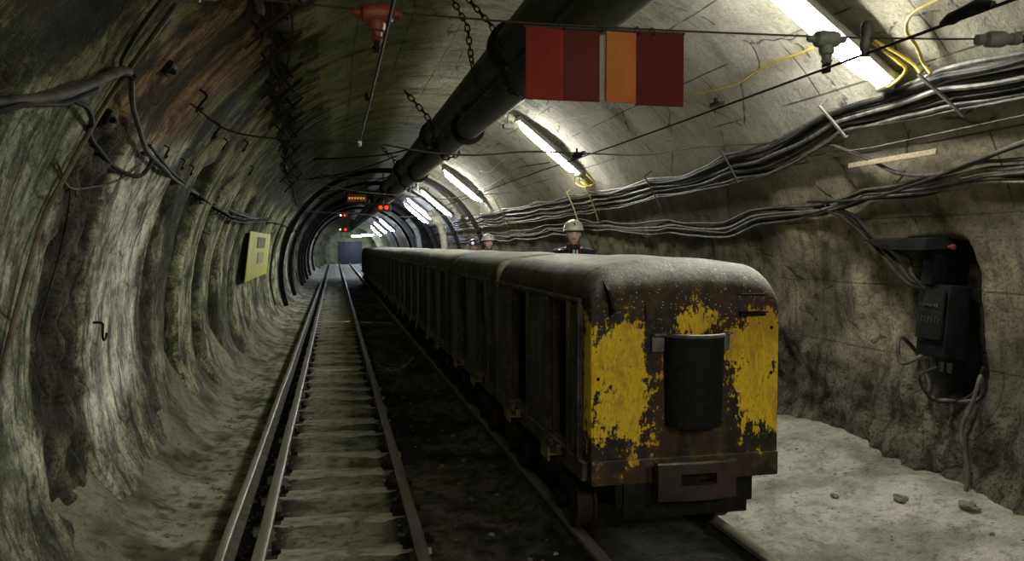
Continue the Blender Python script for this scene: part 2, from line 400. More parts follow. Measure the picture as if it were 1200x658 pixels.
def lining(Y, th):
    """displacement toward the tunnel's axis, roughness 0..1, base tint"""
    u = Y; v = R_(th)*RT
    lo = fbm(u*0.45, v*0.45, 3.1, 3); mi = fbm(u*1.7, v*1.7, 7.7, 4); hi = fbm(u*6, v*6, 1.3, 3)
    d = 0.035*lo + 0.014*mi
    rough = 0.15
    g = fbm(u*0.6, v*0.35, 11.0, 3)
    if th > 118:      # left side
        low = ss(146, 153, th + 2.5*mi)
        b, dp = band(Y, 0.10*nz(v*1.2, u*0.3, 5.0))
        b2 = b*low
        d += -0.7*dp*b2 + b2*(0.05*hi + 0.05*mi) + low*(1-b2)*0.006*mi - low*0.02*lo
        rough = max(rough, b2, 0.25+0.5*ss(-0.1, 0.3, g)*low)
        up_c = lerp((0.36, 0.36, 0.18), (0.50, 0.40, 0.22), ss(-0.3, 0.5, g))
        rust = ss(4.2, 5.0, Y+0.012*(th-150))*(1-ss(5.9, 6.6, Y+0.012*(th-150)))*ss(125, 132, th)*(1-ss(156, 166, th))
        up_c = lerp(up_c, (0.50, 0.27, 0.11), rust*0.75)
        gr = ss(6.5, 9.0, Y)
        up_c = lerp(up_c, (0.36, 0.38, 0.14), gr*0.6)
        far_shade = ss(9, 13, Y)*(1-ss(146, 150, th))
        up_c = lerp(up_c, (0.07, 0.07, 0.04), far_shade*0.7)  # shade of the far upper wall painted into the tint
        near_green = (1-ss(4.3, 4.9, Y))
        up_c = lerp(up_c, (0.27, 0.28, 0.13), near_green*0.6)
        # dark stained ring patch and stripes on the upper part (run round the ring)
        st = ss(0.02, 0.28, fbm(u*2.6, v*0.35, 21.0, 3))
        up_c = lerp(up_c, (0.035, 0.032, 0.02), st*0.85)
        blot = ss(0.12, 0.32, fbm(u*1.2, v*1.2, 27.0, 5))*(1-ss(5.0, 6.0, Y))*ss(132, 140, th)
        up_c = lerp(up_c, (0.03, 0.028, 0.018), blot*0.9)
        seam = interp(SEAM, Y)
        sm = math.exp(-((th-seam+1.5*mi)/(2.0 if Y < 12 else 3.5))**2)
        d -= 0.07*sm; up_c = lerp(up_c, (0.018, 0.015, 0.012), sm); rough = max(rough, sm)
        dn_c = lerp((0.72, 0.72, 0.55), (0.56, 0.58, 0.34), ss(-0.2, 0.4, g))
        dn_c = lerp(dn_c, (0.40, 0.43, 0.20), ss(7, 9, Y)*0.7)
        brown = ss(6.45, 6.9, Y - 0.10*nz(v, 2))*(1-ss(7.8, 8.4, Y))*ss(168, 178, th)
        dn_c = lerp(dn_c, (0.20, 0.18, 0.12), brown*0.8)
        clean = ss(5.40, 5.55, Y)*(1-ss(6.6, 6.85, Y))*(1-ss(186, 194, th))
        dn_c = lerp(dn_c, (0.05, 0.045, 0.028), (0.85-0.75*clean)*ss(0.05, 0.30, fbm(u*1.5, v*0.6, 51.0, 4)))
        dn_c = lerp(dn_c, (0.86, 0.85, 0.72), clean*0.8)
        rough = lerp((rough,), (0.0,), clean)[0]
        nearb = (1-ss(4.35, 4.75, Y))
        dn_c = lerp(dn_c, (0.29, 0.31, 0.20), nearb*0.75)
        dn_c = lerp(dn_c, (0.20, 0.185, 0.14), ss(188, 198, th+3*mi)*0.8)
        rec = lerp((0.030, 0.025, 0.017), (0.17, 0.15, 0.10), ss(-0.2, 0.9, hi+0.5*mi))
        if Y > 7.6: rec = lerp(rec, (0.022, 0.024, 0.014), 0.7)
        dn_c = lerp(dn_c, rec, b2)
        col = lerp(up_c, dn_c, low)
        # mud fillet at the foot of the wall
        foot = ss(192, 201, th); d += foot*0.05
    elif th > 62:     # crown
        col = lerp((0.38, 0.38, 0.24), (0.27, 0.27, 0.15), ss(-0.2, 0.4, g))
        col = lerp(col, (0.50, 0.49, 0.39), (1-ss(66, 92, th))*0.85)
        st = ss(0.22, 0.45, fbm(u*3.2, v*0.5, 33.0, 3))
        col = lerp(col, (0.07, 0.065, 0.045), st*0.55)
        col = lerp(col, (0.05, 0.05, 0.036), ss(12, 18, Y)*0.9*(ss(60, 85, th)))  # dimness of the far crown painted into the tint
    else:             # right side
        col = lerp((0.56, 0.54, 0.46), (0.44, 0.42, 0.32), ss(-0.2, 0.4, g)); rough = 0.0
        lowr = 1-ss(14, 24, th + 4*mi)
        midd = (1-ss(20, 34, th))
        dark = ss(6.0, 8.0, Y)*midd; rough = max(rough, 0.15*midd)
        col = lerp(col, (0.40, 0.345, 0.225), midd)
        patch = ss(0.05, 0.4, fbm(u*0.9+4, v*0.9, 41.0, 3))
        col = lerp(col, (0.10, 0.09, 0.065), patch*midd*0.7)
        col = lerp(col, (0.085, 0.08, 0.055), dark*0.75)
        rk = 1-ss(-8, 2, th + 6*nz(u*0.8, 3.0))
        d += lowr*(0.03*mi + 0.022*hi) + rk*(0.05 + 0.05*mi + 0.03*hi)
        col = lerp(col, lerp((0.10, 0.10, 0.085), (0.24, 0.23, 0.195), ss(-0.4, 0.5, mi)), rk*0.85)
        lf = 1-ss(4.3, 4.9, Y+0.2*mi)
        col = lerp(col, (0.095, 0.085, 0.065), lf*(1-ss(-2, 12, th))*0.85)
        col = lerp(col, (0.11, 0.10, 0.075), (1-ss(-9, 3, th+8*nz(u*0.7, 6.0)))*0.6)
        rough = max(rough, lowr*0.3, rk*0.7)
        # board-edge ledges running round the lower wall
        d += 0.02*ss(0.75, 0.95, math.sin(u*2.1+0.8*math.sin(v)))*midd
        # niche that holds the switch box
        q = ss(4.38, 4.44, Y)*(1-ss(4.92, 5.02, Y))*ss(-7.5, -6.3, th)*(1-ss(14.0, 15.5, th))
        d -= 0.13*q; col = lerp(col, (0.02, 0.018, 0.014), q)  # shade inside the recess painted into the concrete tint
    return d, rough, col
def wall_pt(Y, th, h=0.0, displaced=True):
    d = lining(Y, th)[0] if displaced else 0.0
    r = RT - d - h; a = R_(th)
    return Vector((XC + r*math.cos(a), Y, ZC + r*math.sin(a)))
def ypos(x0, x1, near, k, c=4.5):
    ys = [x0]
    while ys[-1] < x1: ys.append(ys[-1] + near + k*abs(ys[-1]-c))
    ys[-1] = x1; return ys
YS = ypos(-4.0, 78.0, 0.036, 0.0065)
def colattrs(me, tints, roughs):
    a = me.color_attributes.new('tint', 'FLOAT_COLOR', 'POINT')
    a.data.foreach_set('color', [q for c in tints for q in (*c, 1.0)])
    if roughs is not None:
        b = me.attributes.new('rough', 'FLOAT', 'POINT'); b.data.foreach_set('value', roughs)
def shell(name, t0, t1, step, mat='lining_concrete'):
    nth = max(2, int(round((t1-t0)/step))); ths = [t0+(t1-t0)*i/nth for i in range(nth+1)]
    vs = []; tints = []; rr = []; uvs = []
    for Y in YS:
        for th in ths:
            d, r, c = lining(Y, th); a = R_(th)
            vs.append((XC+(RT-d)*math.cos(a), Y, ZC+(RT-d)*math.sin(a))); tints.append(c); rr.append(r); uvs.append((Y, a*RT))
    n = nth+1; fs = []
    for i in range(len(YS)-1):
        for j in range(nth): fs.append((i*n+j, i*n+j+1, (i+1)*n+j+1, (i+1)*n+j))
    me = bpy.data.meshes.new(name); me.from_pydata(vs, [], fs); me.materials.append(M[mat])
    me.polygons.foreach_set('use_smooth', [True]*len(fs))
    uvl = me.uv_layers.new(name='UVMap'); li = [0]*len(me.loops); me.loops.foreach_get('vertex_index', li)
    uvl.data.foreach_set('uv', [q for i in li for q in uvs[i]])
    colattrs(me, tints, rr)
    o = bpy.data.objects.new(name, me); COL.objects.link(o); o['kind'] = 'structure'; return o
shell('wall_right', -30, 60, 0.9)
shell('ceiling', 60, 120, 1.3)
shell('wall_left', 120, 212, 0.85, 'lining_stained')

# ------------------------------------------------------------------ floor
TR_L, TR_R, TR_G = -0.42, 0.46, -0.63      # rail centres, left track and its guard rail
TT_L, TT_R = 1.40, 2.28                    # rails under the cars
def floor_z(x, Y):
    n1 = fbm(x*1.3, Y*1.3, 2.0, 4); n2 = fbm(x*5, Y*5, 9.0, 3)
    z = -0.035 + 0.006*n1 + 0.006*n2
    if x < TR_G-0.05:
        t = (TR_G-0.05-x); z += ss(0, 0.3, t)*(0.03+0.03*n1+0.014*n2) + (1.05+0.8*nz(Y*0.9, 3.3))*max(0, t-0.25)**2 * (1+0.3*n1) + 0.05*max(0, t-0.25)*fbm(x*7, Y*7, 3, 3)
    elif x < TR_L: z += 0.002 + 0.012*n2
    elif x < TR_R: z += 0.030 + 0.012*n1 + 0.010*n2 + 0.010*ss(0.3, 0.1, min(abs(x-TR_L), abs(x-TR_R))) if False else 0.037 + 0.014*n1 + 0.014*n2
    elif x > TR_R+0.06 and x < TT_L-0.06:
        z += 0.02 + 0.035*n1 + 0.022*n2
    elif x >= TT_L-0.06 and x <= TT_R+0.08: z += 0.045 + 0.02*n1 + 0.010*n2
    elif x > TT_R+0.08:
        t = x-TT_R-0.08; z += 0.05+ss(0, 0.6, t)*0.05 + 0.03*n1 + 0.012*n2 + 0.20*ss(0.6, 1.6, t)*(1+0.8*nz(x*1.1, Y*0.9, 4))
    return z
def floor_tint(x, Y):
    n1 = fbm(x*1.1, Y*1.1, 12.0, 4); n2 = fbm(x*4, Y*4, 19.0, 3)
    n3 = fbm(x*13, Y*13, 29.0, 3)
    if x < TR_G-0.03: c = lerp((0.40, 0.40, 0.29), (0.13, 0.125, 0.085), ss(0.0, 0.45, n1+0.5*n2))
    if x < TR_G-0.03:
        c = lerp(c, (0.05, 0.045, 0.03), 0.8*ss(0.15, 0.4, n3+0.4*n2)); c = lerp(c, lerp((0.30, 0.28, 0.20), (0.12, 0.105, 0.07), ss(-0.1, 0.3, fbm(x*3, Y*2.2, 5, 4))), (1-ss(-1.30, -1.02, x))*0.8)
    elif x < TR_L: c = (0.055, 0.055, 0.04)
    elif x < TR_R:
        c = lerp((0.42, 0.41, 0.31), (0.17, 0.165, 0.115), ss(0.0, 0.45, n1+0.5*n2)); c = lerp(c, (0.05, 0.045, 0.035), 0.6*ss(0.2, 0.45, n3))
        e = min(abs(x-TR_L), abs(x-TR_R)); c = lerp((0.05, 0.045, 0.035), c, ss(0.06, 0.16, e))
    elif x < TT_L: c = lerp((0.20, 0.18, 0.13), (0.06, 0.055, 0.042), ss(-0.2, 0.3, n1+0.5*n2)); c = lerp(c, (0.03, 0.027, 0.02), 0.7*ss(0.1, 0.35, n3))
    elif x < TT_R: c = lerp((0.26, 0.25, 0.22), (0.10, 0.095, 0.08), ss(-0.1, 0.3, n1))
    else: c = lerp((0.50, 0.48, 0.42), (0.30, 0.29, 0.25), ss(-0.05, 0.45, n1+0.4*n2))
    if Y > 34: c = lerp(c, (0.42, 0.42, 0.34), 0.7*ss(34, 48, Y))  # lit look of the far floor painted into the tint
    return c
def make_floor():
    xs = []; x = -1.75
    while x < 4.3: xs.append(x); x += 0.034
    ys = ypos(-4.0, 78.0, 0.036, 0.008, 5.0)
    vs = []; t = []
    for Y in ys:
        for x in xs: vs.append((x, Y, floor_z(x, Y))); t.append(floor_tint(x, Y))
    n = len(xs); fs = [(i*n+j, i*n+j+1, (i+1)*n+j+1, (i+1)*n+j) for i in range(len(ys)-1) for j in range(n-1)]
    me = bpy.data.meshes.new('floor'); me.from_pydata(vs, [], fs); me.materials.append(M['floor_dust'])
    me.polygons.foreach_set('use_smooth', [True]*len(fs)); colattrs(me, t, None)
    o = bpy.data.objects.new('floor', me); COL.objects.link(o); o['kind'] = 'structure'
make_floor()

# end walls close the drift at both ends; the far one has the dark doorway
def end_wall(name, Y, door):
    b = MB(); n = 40
    ring = [(XC+(RT+0.3)*math.cos(2*PI*i/n), ZC+(RT+0.3)*math.sin(2*PI*i/n)) for i in range(n)]
    if not door:
        b.add([(x, Y, z) for x, z in ring]+[(x, Y-0.3, z) for x, z in ring], [tuple(range(n)), tuple(range(n, 2*n))[::-1]]+[(i, (i+1) % n, n+(i+1) % n, n+i) for i in range(n)])
    else:
        x0, x1, z1 = 0.30, 2.60, 2.15
        b.box(((x0-3)/2+0.0, Y+0.15, 1.5), (3+x0, 0.3, 6), None, 0)
        b.box(((x1+5)/2, Y+0.15, 1.5), (5-x1, 0.3, 6), None, 0)
        b.box(((x0+x1)/2, Y+0.15, z1+1.5), (x1-x0, 0.3, 3.0), None, 0)
    o = b.build(name, M['end_concrete'], smooth=False); o['kind'] = 'structure'; return o
grimy('end_concrete', (0.08, 0.088, 0.045), (0.24, 0.25, 0.13), 0.9, 0, 2, 0.4, 0.5, 0.02)
end_wall('wall_back', -4.0, False)
end_wall('wall_front', 78.0, True)
d = MB()
d.box((1.45, 78.10, 1.0), (2.3, 0.08, 2.3), None, 0.01)
for i in range(5): d.box((0.55+0.45*i, 78.04, 1.0), (0.05, 0.05, 2.2), None, 0.01)
o = d.build('door_1', M['door_blue']); o['kind'] = 'structure'

def portal(name, Y, r0, depth):
    b = MB(); n = 48; r1 = RT+0.25; vs = []; fs = []
    for i in range(n+1):
        a = R_(-25+230*i/n); c_, s_ = math.cos(a), math.sin(a); q = r0+0.05*nz(i*0.4, Y)
        for rr, y in ((q, Y), (r1, Y), (r1, Y+depth), (q+0.04, Y+depth)): vs.append((XC+rr*c_, y, ZC+rr*s_))
    for i in range(n):
        for j in range(4): fs.append((i*4+j, i*4+(j+1) % 4, (i+1)*4+(j+1) % 4, (i+1)*4+j))
    fs += [(0, 1, 2, 3), (n*4+3, n*4+2, n*4+1, n*4)]; b.add(vs, fs)
    o = b.build(name, M['end_concrete']); o['kind'] = 'structure'
portal('trim_1', 63, 2.55, 0.6); portal('trim_2', 69.5, 2.35, 0.6); portal('trim_3', 74, 2.15, 0.6)

# ------------------------------------------------------------------ rails and sleepers
def rail(name, x, y0, y1, label, hw=0.034, H=0.12, amp=0.006, base=-0.01):
    prof = [(-0.055, base), (0.055, base), (0.055, base+0.012), (0.010, base+0.026), (0.008, H-0.040), (hw, H-0.030), (hw, H-0.006), (hw-0.008, H), (-hw+0.008, H), (-hw, H-0.006), (-hw, H-0.030), (-0.008, H-0.040), (-0.010, base+0.026), (-0.055, base+0.012)]
    ys = ypos(y0, y1, 0.25, 0.03); n = len(prof); b = MB(); vs = []
    for Y in ys:
        dx = amp*nz(Y*0.35, x*7) + amp*0.8*nz(Y*1.1, x*3+5); dz = amp*0.6*nz(Y*0.5, x*3, 8)
        vs += [(x+dx+u, Y, z+dz) for u, z in prof]
    for i in range(len(ys)-1):
        for j in range(n):
            b.cur = 0 if 5 <= j <= 9 else 1
            k = i*n; b.add([], []); b.f.append((k+j, k+(j+1) % n, k+n+(j+1) % n, k+n+j)); b.mi.append(b.cur)
    b.v = vs; b.f += [tuple(range(n))[::-1], tuple(range((len(ys)-1)*n, len(ys)*n))]; b.mi += [1, 1]
    o = b.build(name, [M['rail_steel'], M['rail_side']])
    return tag(o, label, 'rail')
rail('rail', TR_L, -3.5, 77.8, 'steel running rail on the left of the empty track, inside the thin guard rail')
rail('rail', TR_R, -3.5, 77.8, 'right rail of the empty track, worn bright, beside the dark mud strip')
rail('guard_rail', TR_G, -3.5, 40, 'thinner outermost rail lying beside the left running rail, nearest the left wall', 0.024, 0.105, 0.006)
rail('rail', TT_L, -3.5, 77.8, 'dusty rail under the left wheels of the mine cars')
rail('rail', TT_R, -3.5, 77.8, 'dusty rail under the right wheels of the mine cars, toward the right wall')

def make_sleeper(seed):
    rnd = random.Random(seed); b = MB(); L = 1.04; nx = 26
    W = 0.19; vs = []; prof = [(-W/2, -0.10), (-W/2, 0.0), (-W/2+0.018, 0.014), (0, 0.018), (W/2-0.018, 0.014), (W/2, 0.0), (W/2, -0.10)]
    n = len(prof)
    for i in range(nx+1):
        x = -L/2+L*i/nx
        for (y, z) in prof:
            q = fbm(x*3+seed*9, y*9, z*9+seed, 3); vs.append((x, y+0.014*q*(1 if abs(y) > 0.05 else 0), z+0.010*q))
    fs = [(i*n+j, i*n+j+1, (i+1)*n+j+1, (i+1)*n+j) for i in range(nx) for j in range(n-1)]+[tuple(range(n)), tuple(range(nx*n, nx*n+n))[::-1]]
    b.add(vs, fs)
    return b.mesh('sleeper', M['sleeper_wood'])
SL = [make_sleeper(i) for i in range(4)]
pb = MB(); pb.box((0, 0, 0.008), (0.17, 0.12, 0.012), None, 0.003)
plate_me = pb.mesh('tie_plate', M['rust_iron'])
cb = MB(); cb.box((0, 0, 0.03), (0.05, 0.035, 0.03), None, 0.006); cb.lathe([(0.014, 0), (0.014, 0.03), (0.009, 0.04)], (0.012, 0, 0.03), n=6)
clip_me = cb.mesh('rail_clip', M['dark_iron'])
sy = [3.54, 4.11] + [4.68, 5.26, 5.84, 6.36, 6.90, 7.65, 8.22, 8.90, 9.5, 10.1]
while sy[-1] < 77: sy.append(sy[-1]+0.60)
ORD = ['nearest'] + [w_+' nearest' for w_ in 'second third fourth fifth sixth seventh eighth ninth tenth eleventh twelfth thirteenth fourteenth fifteenth sixteenth seventeenth eighteenth nineteenth twentieth twenty-first twenty-second twenty-third twenty-fourth twenty-fifth twenty-sixth'.split()]
k = 0
for i, Y in enumerate(sy):
    o = bpy.data.objects.new('sleeper', SL[i % 4]); COL.objects.link(o)
    o.location = (0.02+random.uniform(-.02, .02), Y, 0.0); o.rotation_euler = (0, 0, random.uniform(-.02, .02))
    if Y < 4.2: lb = 'dusty sleeper of the left track just below the picture edge, %s one' % ('closer' if Y < 4 else 'farther')
    elif k < 26:
        lb = 'dusty sleeper of the empty left track, %s to the viewer of those in view' % ORD[k]; k += 1
    else: lb = 'far dusty sleeper of the empty left track, farther than the twenty-sixth from the viewer'
    tag(o, lb, 'railway sleeper', 'sleepers under the empty left track')
    if Y < 16:
        for x in (TR_L, TR_R):
            p = bpy.data.objects.new('tie_plate', plate_me); COL.objects.link(p); p.parent = o; p.location = (x-0.02, 0, 0.012)
            for s in (-1, 1):
                c = bpy.data.objects.new('rail_clip', clip_me); COL.objects.link(c); c.parent = p; c.location = (s*0.075, 0, 0.0); c.rotation_euler = (0, 0, 0 if s < 0 else PI)

# ------------------------------------------------------------------ mine cars
CX = 1.84; CAR_L = 2.40; PITCH_CAR = 2.50; Y0 = 3.93; CW = 1.10; ZB = 0.54; ZT = 1.735
def hood_z(x, y, L):
    return 0
def rbox_profile(W, zb, zt, r, crown, n=7):
    """left-bottom round to right-bottom, rounded shoulders and a slightly crowned top"""
    p = [(-W/2, zb)]
    zs = zt-crown
    for i in range(n+1):
        a = PI - (PI/2)*i/n; p.append((-W/2+r+r*math.cos(a), zs-r+r*math.sin(a)))
    m = 8
    for i in range(1, m):
        t = i/m; x = -W/2+r+(W-2*r)*t; p.append((x, zs+crown*math.sin(PI*t)))
    for i in range(n+1):
        a = PI/2-(PI/2)*i/n; p.append((W/2-r+r*math.cos(a), zs-r+r*math.sin(a)))
    p.append((W/2, zb)); return p
def shell_body(mat, front_r, doors, name):
    """hood-topped body: lofted profiles, door openings cut through both sides"""
    bm = bmesh.new(); L = CAR_L
    prof0 = rbox_profile(CW, ZB, ZT, 0.17, 0.035)
    ys = []; r = front_r
    for i in range(9): a = (PI/2)*i/8; ys.append((r-r*math.cos(a) , 1-math.sin(a)))
    for t in range(1, 12): ys.append((r+(L-2*r)*t/12, 0))
    for i in range(9): a = (PI/2)*(8-i)/8; ys.append((L-(r-r*math.cos(a)), 1-math.sin(a)))
    rings = []
    for y, dr in ys:
        ring = []
        drop = r*dr; ins = 0.012*dr
        for x, z in prof0:
            # the hood rounds down to the end walls from its top; sides only turn in a little
            hz = max(0.0, (z-(ZT-0.55))/0.55)
            zz = z - drop*(hz**1.5) + 0.010*nz(x*3, y*2.2+len(name), z*2)*(1 if z > ZB+0.1 else 0)
            xx = x*(1-ins*2/CW*1.0) + 0.006*nz(z*3, y*3, 4.0)
            ring.append(bm.verts.new((xx, y, zz)))
        rings.append(ring)
    n = len(prof0)
    for a, b in zip(rings, rings[1:]):
        for j in range(n-1): bm.faces.new((a[j], a[j+1], b[j+1], b[j]))
        bm.faces.new((a[n-1], a[0], b[0], b[n-1]))
    # end faces as strips between mirrored points
    for ring, fl in ((rings[0], 0), (rings[-1], 1)):
        h = n//2
        for j in range(h-1 if n % 2 == 0 else h):
            q = [ring[j], ring[j+1], ring[n-2-j], ring[n-1-j]]
            q = list(dict.fromkeys(q))
            if len(q) > 2: bm.faces.new(q[::-1] if fl else q)
    bmesh.ops.recalc_face_normals(bm, faces=bm.faces)
    me = bpy.data.meshes.new(name); bm.to_mesh(me); bm.free(); me.materials.append(mat)
    o = bpy.data.objects.new(name, me); COL.objects.link(o)
    cutb = MB()
    cutb.box((0, L/2, (ZB+ZT)/2-0.03), (CW-0.09, L-0.12, ZT-ZB-0.16), None, 0.05)
    cut = [cutb.build('cut', mat)]
    for y0, y1, z0, z1 in doors:
        c = MB(); pr = []
        rr = 0.07
        pr = [(y0, z0), (y1, z0)]
        for i in range(6): a = (PI/2)*i/5; pr.append((y1-rr+rr*math.cos(a), z1-rr+rr*math.sin(a)))
        for i in range(6): a = PI/2+(PI/2)*i/5; pr.append((y0+rr+rr*math.cos(a), z1-rr+rr*math.sin(a)))
        c.extrude(pr, (-1, 0, 0), (1, 0, 0), (0, 1, 0), (0, 0, 1)); cut.append(c.build('cut', mat))
    for c in cut:
        md = o.modifiers.new('b', 'BOOLEAN'); md.operation = 'DIFFERENCE'; md.object = c; md.solver = 'EXACT'
    dg = bpy.context.evaluated_depsgraph_get(); dg.update()
    me2 = bpy.data.meshes.new_from_object(o.evaluated_get(dg)); me2.name = name
    o.modifiers.clear(); o.data = me2
    me2.polygons.foreach_set('use_smooth', [True]*len(me2.polygons)); me2.set_sharp_from_angle(angle=R_(32))
    for c in cut: bpy.data.objects.remove(c)
    if len(me2.materials) == 0: me2.materials.append(mat)
    me2.polygons.foreach_set('material_index', [0]*len(me2.polygons))
    return o
DOORS = [(0.36, 0.70, 0.66, 1.48), (1.34, 1.80, 0.66, 1.48)]
def child(mb, name, mat, root, label=None):
    o = mb.build(name, mat, root)
    if label: o['label'] = label
    return o
def make_car(front):
    root = empty('mine_car', 'x', 'mine car', (CX, Y0, 0))
    pm = M['car_front_paint'] if front else M['car_paint']
    body = shell_body(pm, 0.20 if front else 0.10, DOORS, 'car_body'); body.parent = root
    L = CAR_L; dk = M['dark_iron']
    # chassis, axles, wheels
    b = MB()
    for s in (-1, 1): b.box((s*0.36, L/2, 0.47), (0.08, L-0.06, 0.14), None, 0.01)
    for y in (0.04, 0.5, 1.2, 1.9, L-0.04): b.box((0, y, 0.47), (0.80, 0.07, 0.15), None, 0.01)
    child(b, 'chassis', dk, root)
    for y in (0.55, L-0.55):
        b = MB(); b.lathe([(0.035, -0.5), (0.035, 0.5)], (0, y, 0.285), (1, 0, 0), 12); ax = child(b, 'axle', dk, root)
        for s in (-1, 1):
            wb = MB()
            wb.lathe([(0.03, -0.05), (0.06, -0.05), (0.07, -0.02), (0.135, -0.015), (0.140, -0.045), (0.158, -0.042), (0.160, 0.045), (0.185, 0.05), (0.185, 0.068), (0.06, 0.07), (0.05, 0.05)], (s*0.44, y, 0.285), (-s, 0, 0), 24)
            child(wb, 'wheel', M['rust_iron'], root)
            ab = MB(); ab.box((s*0.47, y, 0.37), (0.10, 0.22, 0.16), None, 0.02); ab.lathe([(0.055, 0), (0.055, 0.04), (0.03, 0.05)], (s*0.52, y, 0.30), (s, 0, 0), 10)
            child(ab, 'axle_box', dk, root)
    # side frames: vertical ribs between the openings, sill and eave beads
    for s in (-1, 1):
        for y0, y1 in ((0.10, 0.34), (0.74, 1.30), (1.84, 2.30)):
            b = MB(); b.box((s*(CW/2+0.006), (y0+y1)/2, 1.04), (0.022, y1-y0, 0.86), None, 0.010)
            b.box((s*(CW/2+0.016), y0+0.025, 1.04), (0.030, 0.035, 0.90), None, 0.010); b.box((s*(CW/2+0.016), y1-0.025, 1.04), (0.030, 0.035, 0.90), None, 0.010)
            child(b, 'side_panel', M['car_paint'], root)
        b = MB(); b.box((s*(CW/2+0.008), L/2, 0.60), (0.035, L-0.08, 0.10), None, 0.008); child(b, 'sill', M['car_paint'], root)
        b = MB(); b.tube([(s*(CW/2+0.012), 0.12, 1.505), (s*(CW/2+0.012), L-0.12, 1.505)], 0.014, 8); child(b, 'eave_bead', M['car_paint'], root)
        for y in (0.52, 1.55):
            b = MB(); b.box((s*(CW/2+0.055), y, 0.60), (0.09, 0.20, 0.012), None, 0.004)
            for q in (-0.08, 0.08): b.box((s*(CW/2+0.03), y+q, 0.62), (0.05, 0.012, 0.06), None, 0.003)
            b.box((s*(CW/2+0.098), y, 0.60), (0.010, 0.18, 0.08), None, 0.003)
            child(b, 'step', M['step_paint'], root)
    # seats and inner panels seen through the openings
    for y in (1.02, 2.07):
        b = MB(); b.box((0, y, 0.80), (CW-0.16, 0.30, 0.05), None, 0.01); b.box((0, y, 0.68), (CW-0.2, 0.05, 0.24), None, 0.01); child(b, 'bench', dk, root)
    b = MB(); b.box((0, L/2, 0.575), (CW-0.12, L-0.14, 0.03), None, 0.005); child(b, 'floor_plate', dk, root)
    # coupling at the rear
    b = MB(); b.tube([(0, L-0.05, 0.42), (0, L+0.12, 0.42)], 0.03, 8); b.box((0, L-0.02, 0.42), (0.3, 0.06, 0.12), None, 0.01); child(b, 'coupling', dk, root)
    return root
grimy('step_paint', (0.05, 0.04, 0.02), (0.22, 0.17, 0.05), 0.7, 0, 12)
car1 = make_car(True)
tag(car1, 'nearest mine car, flaking yellow end with a black half-round lamp pocket', None, 'mine cars coupled in the train')
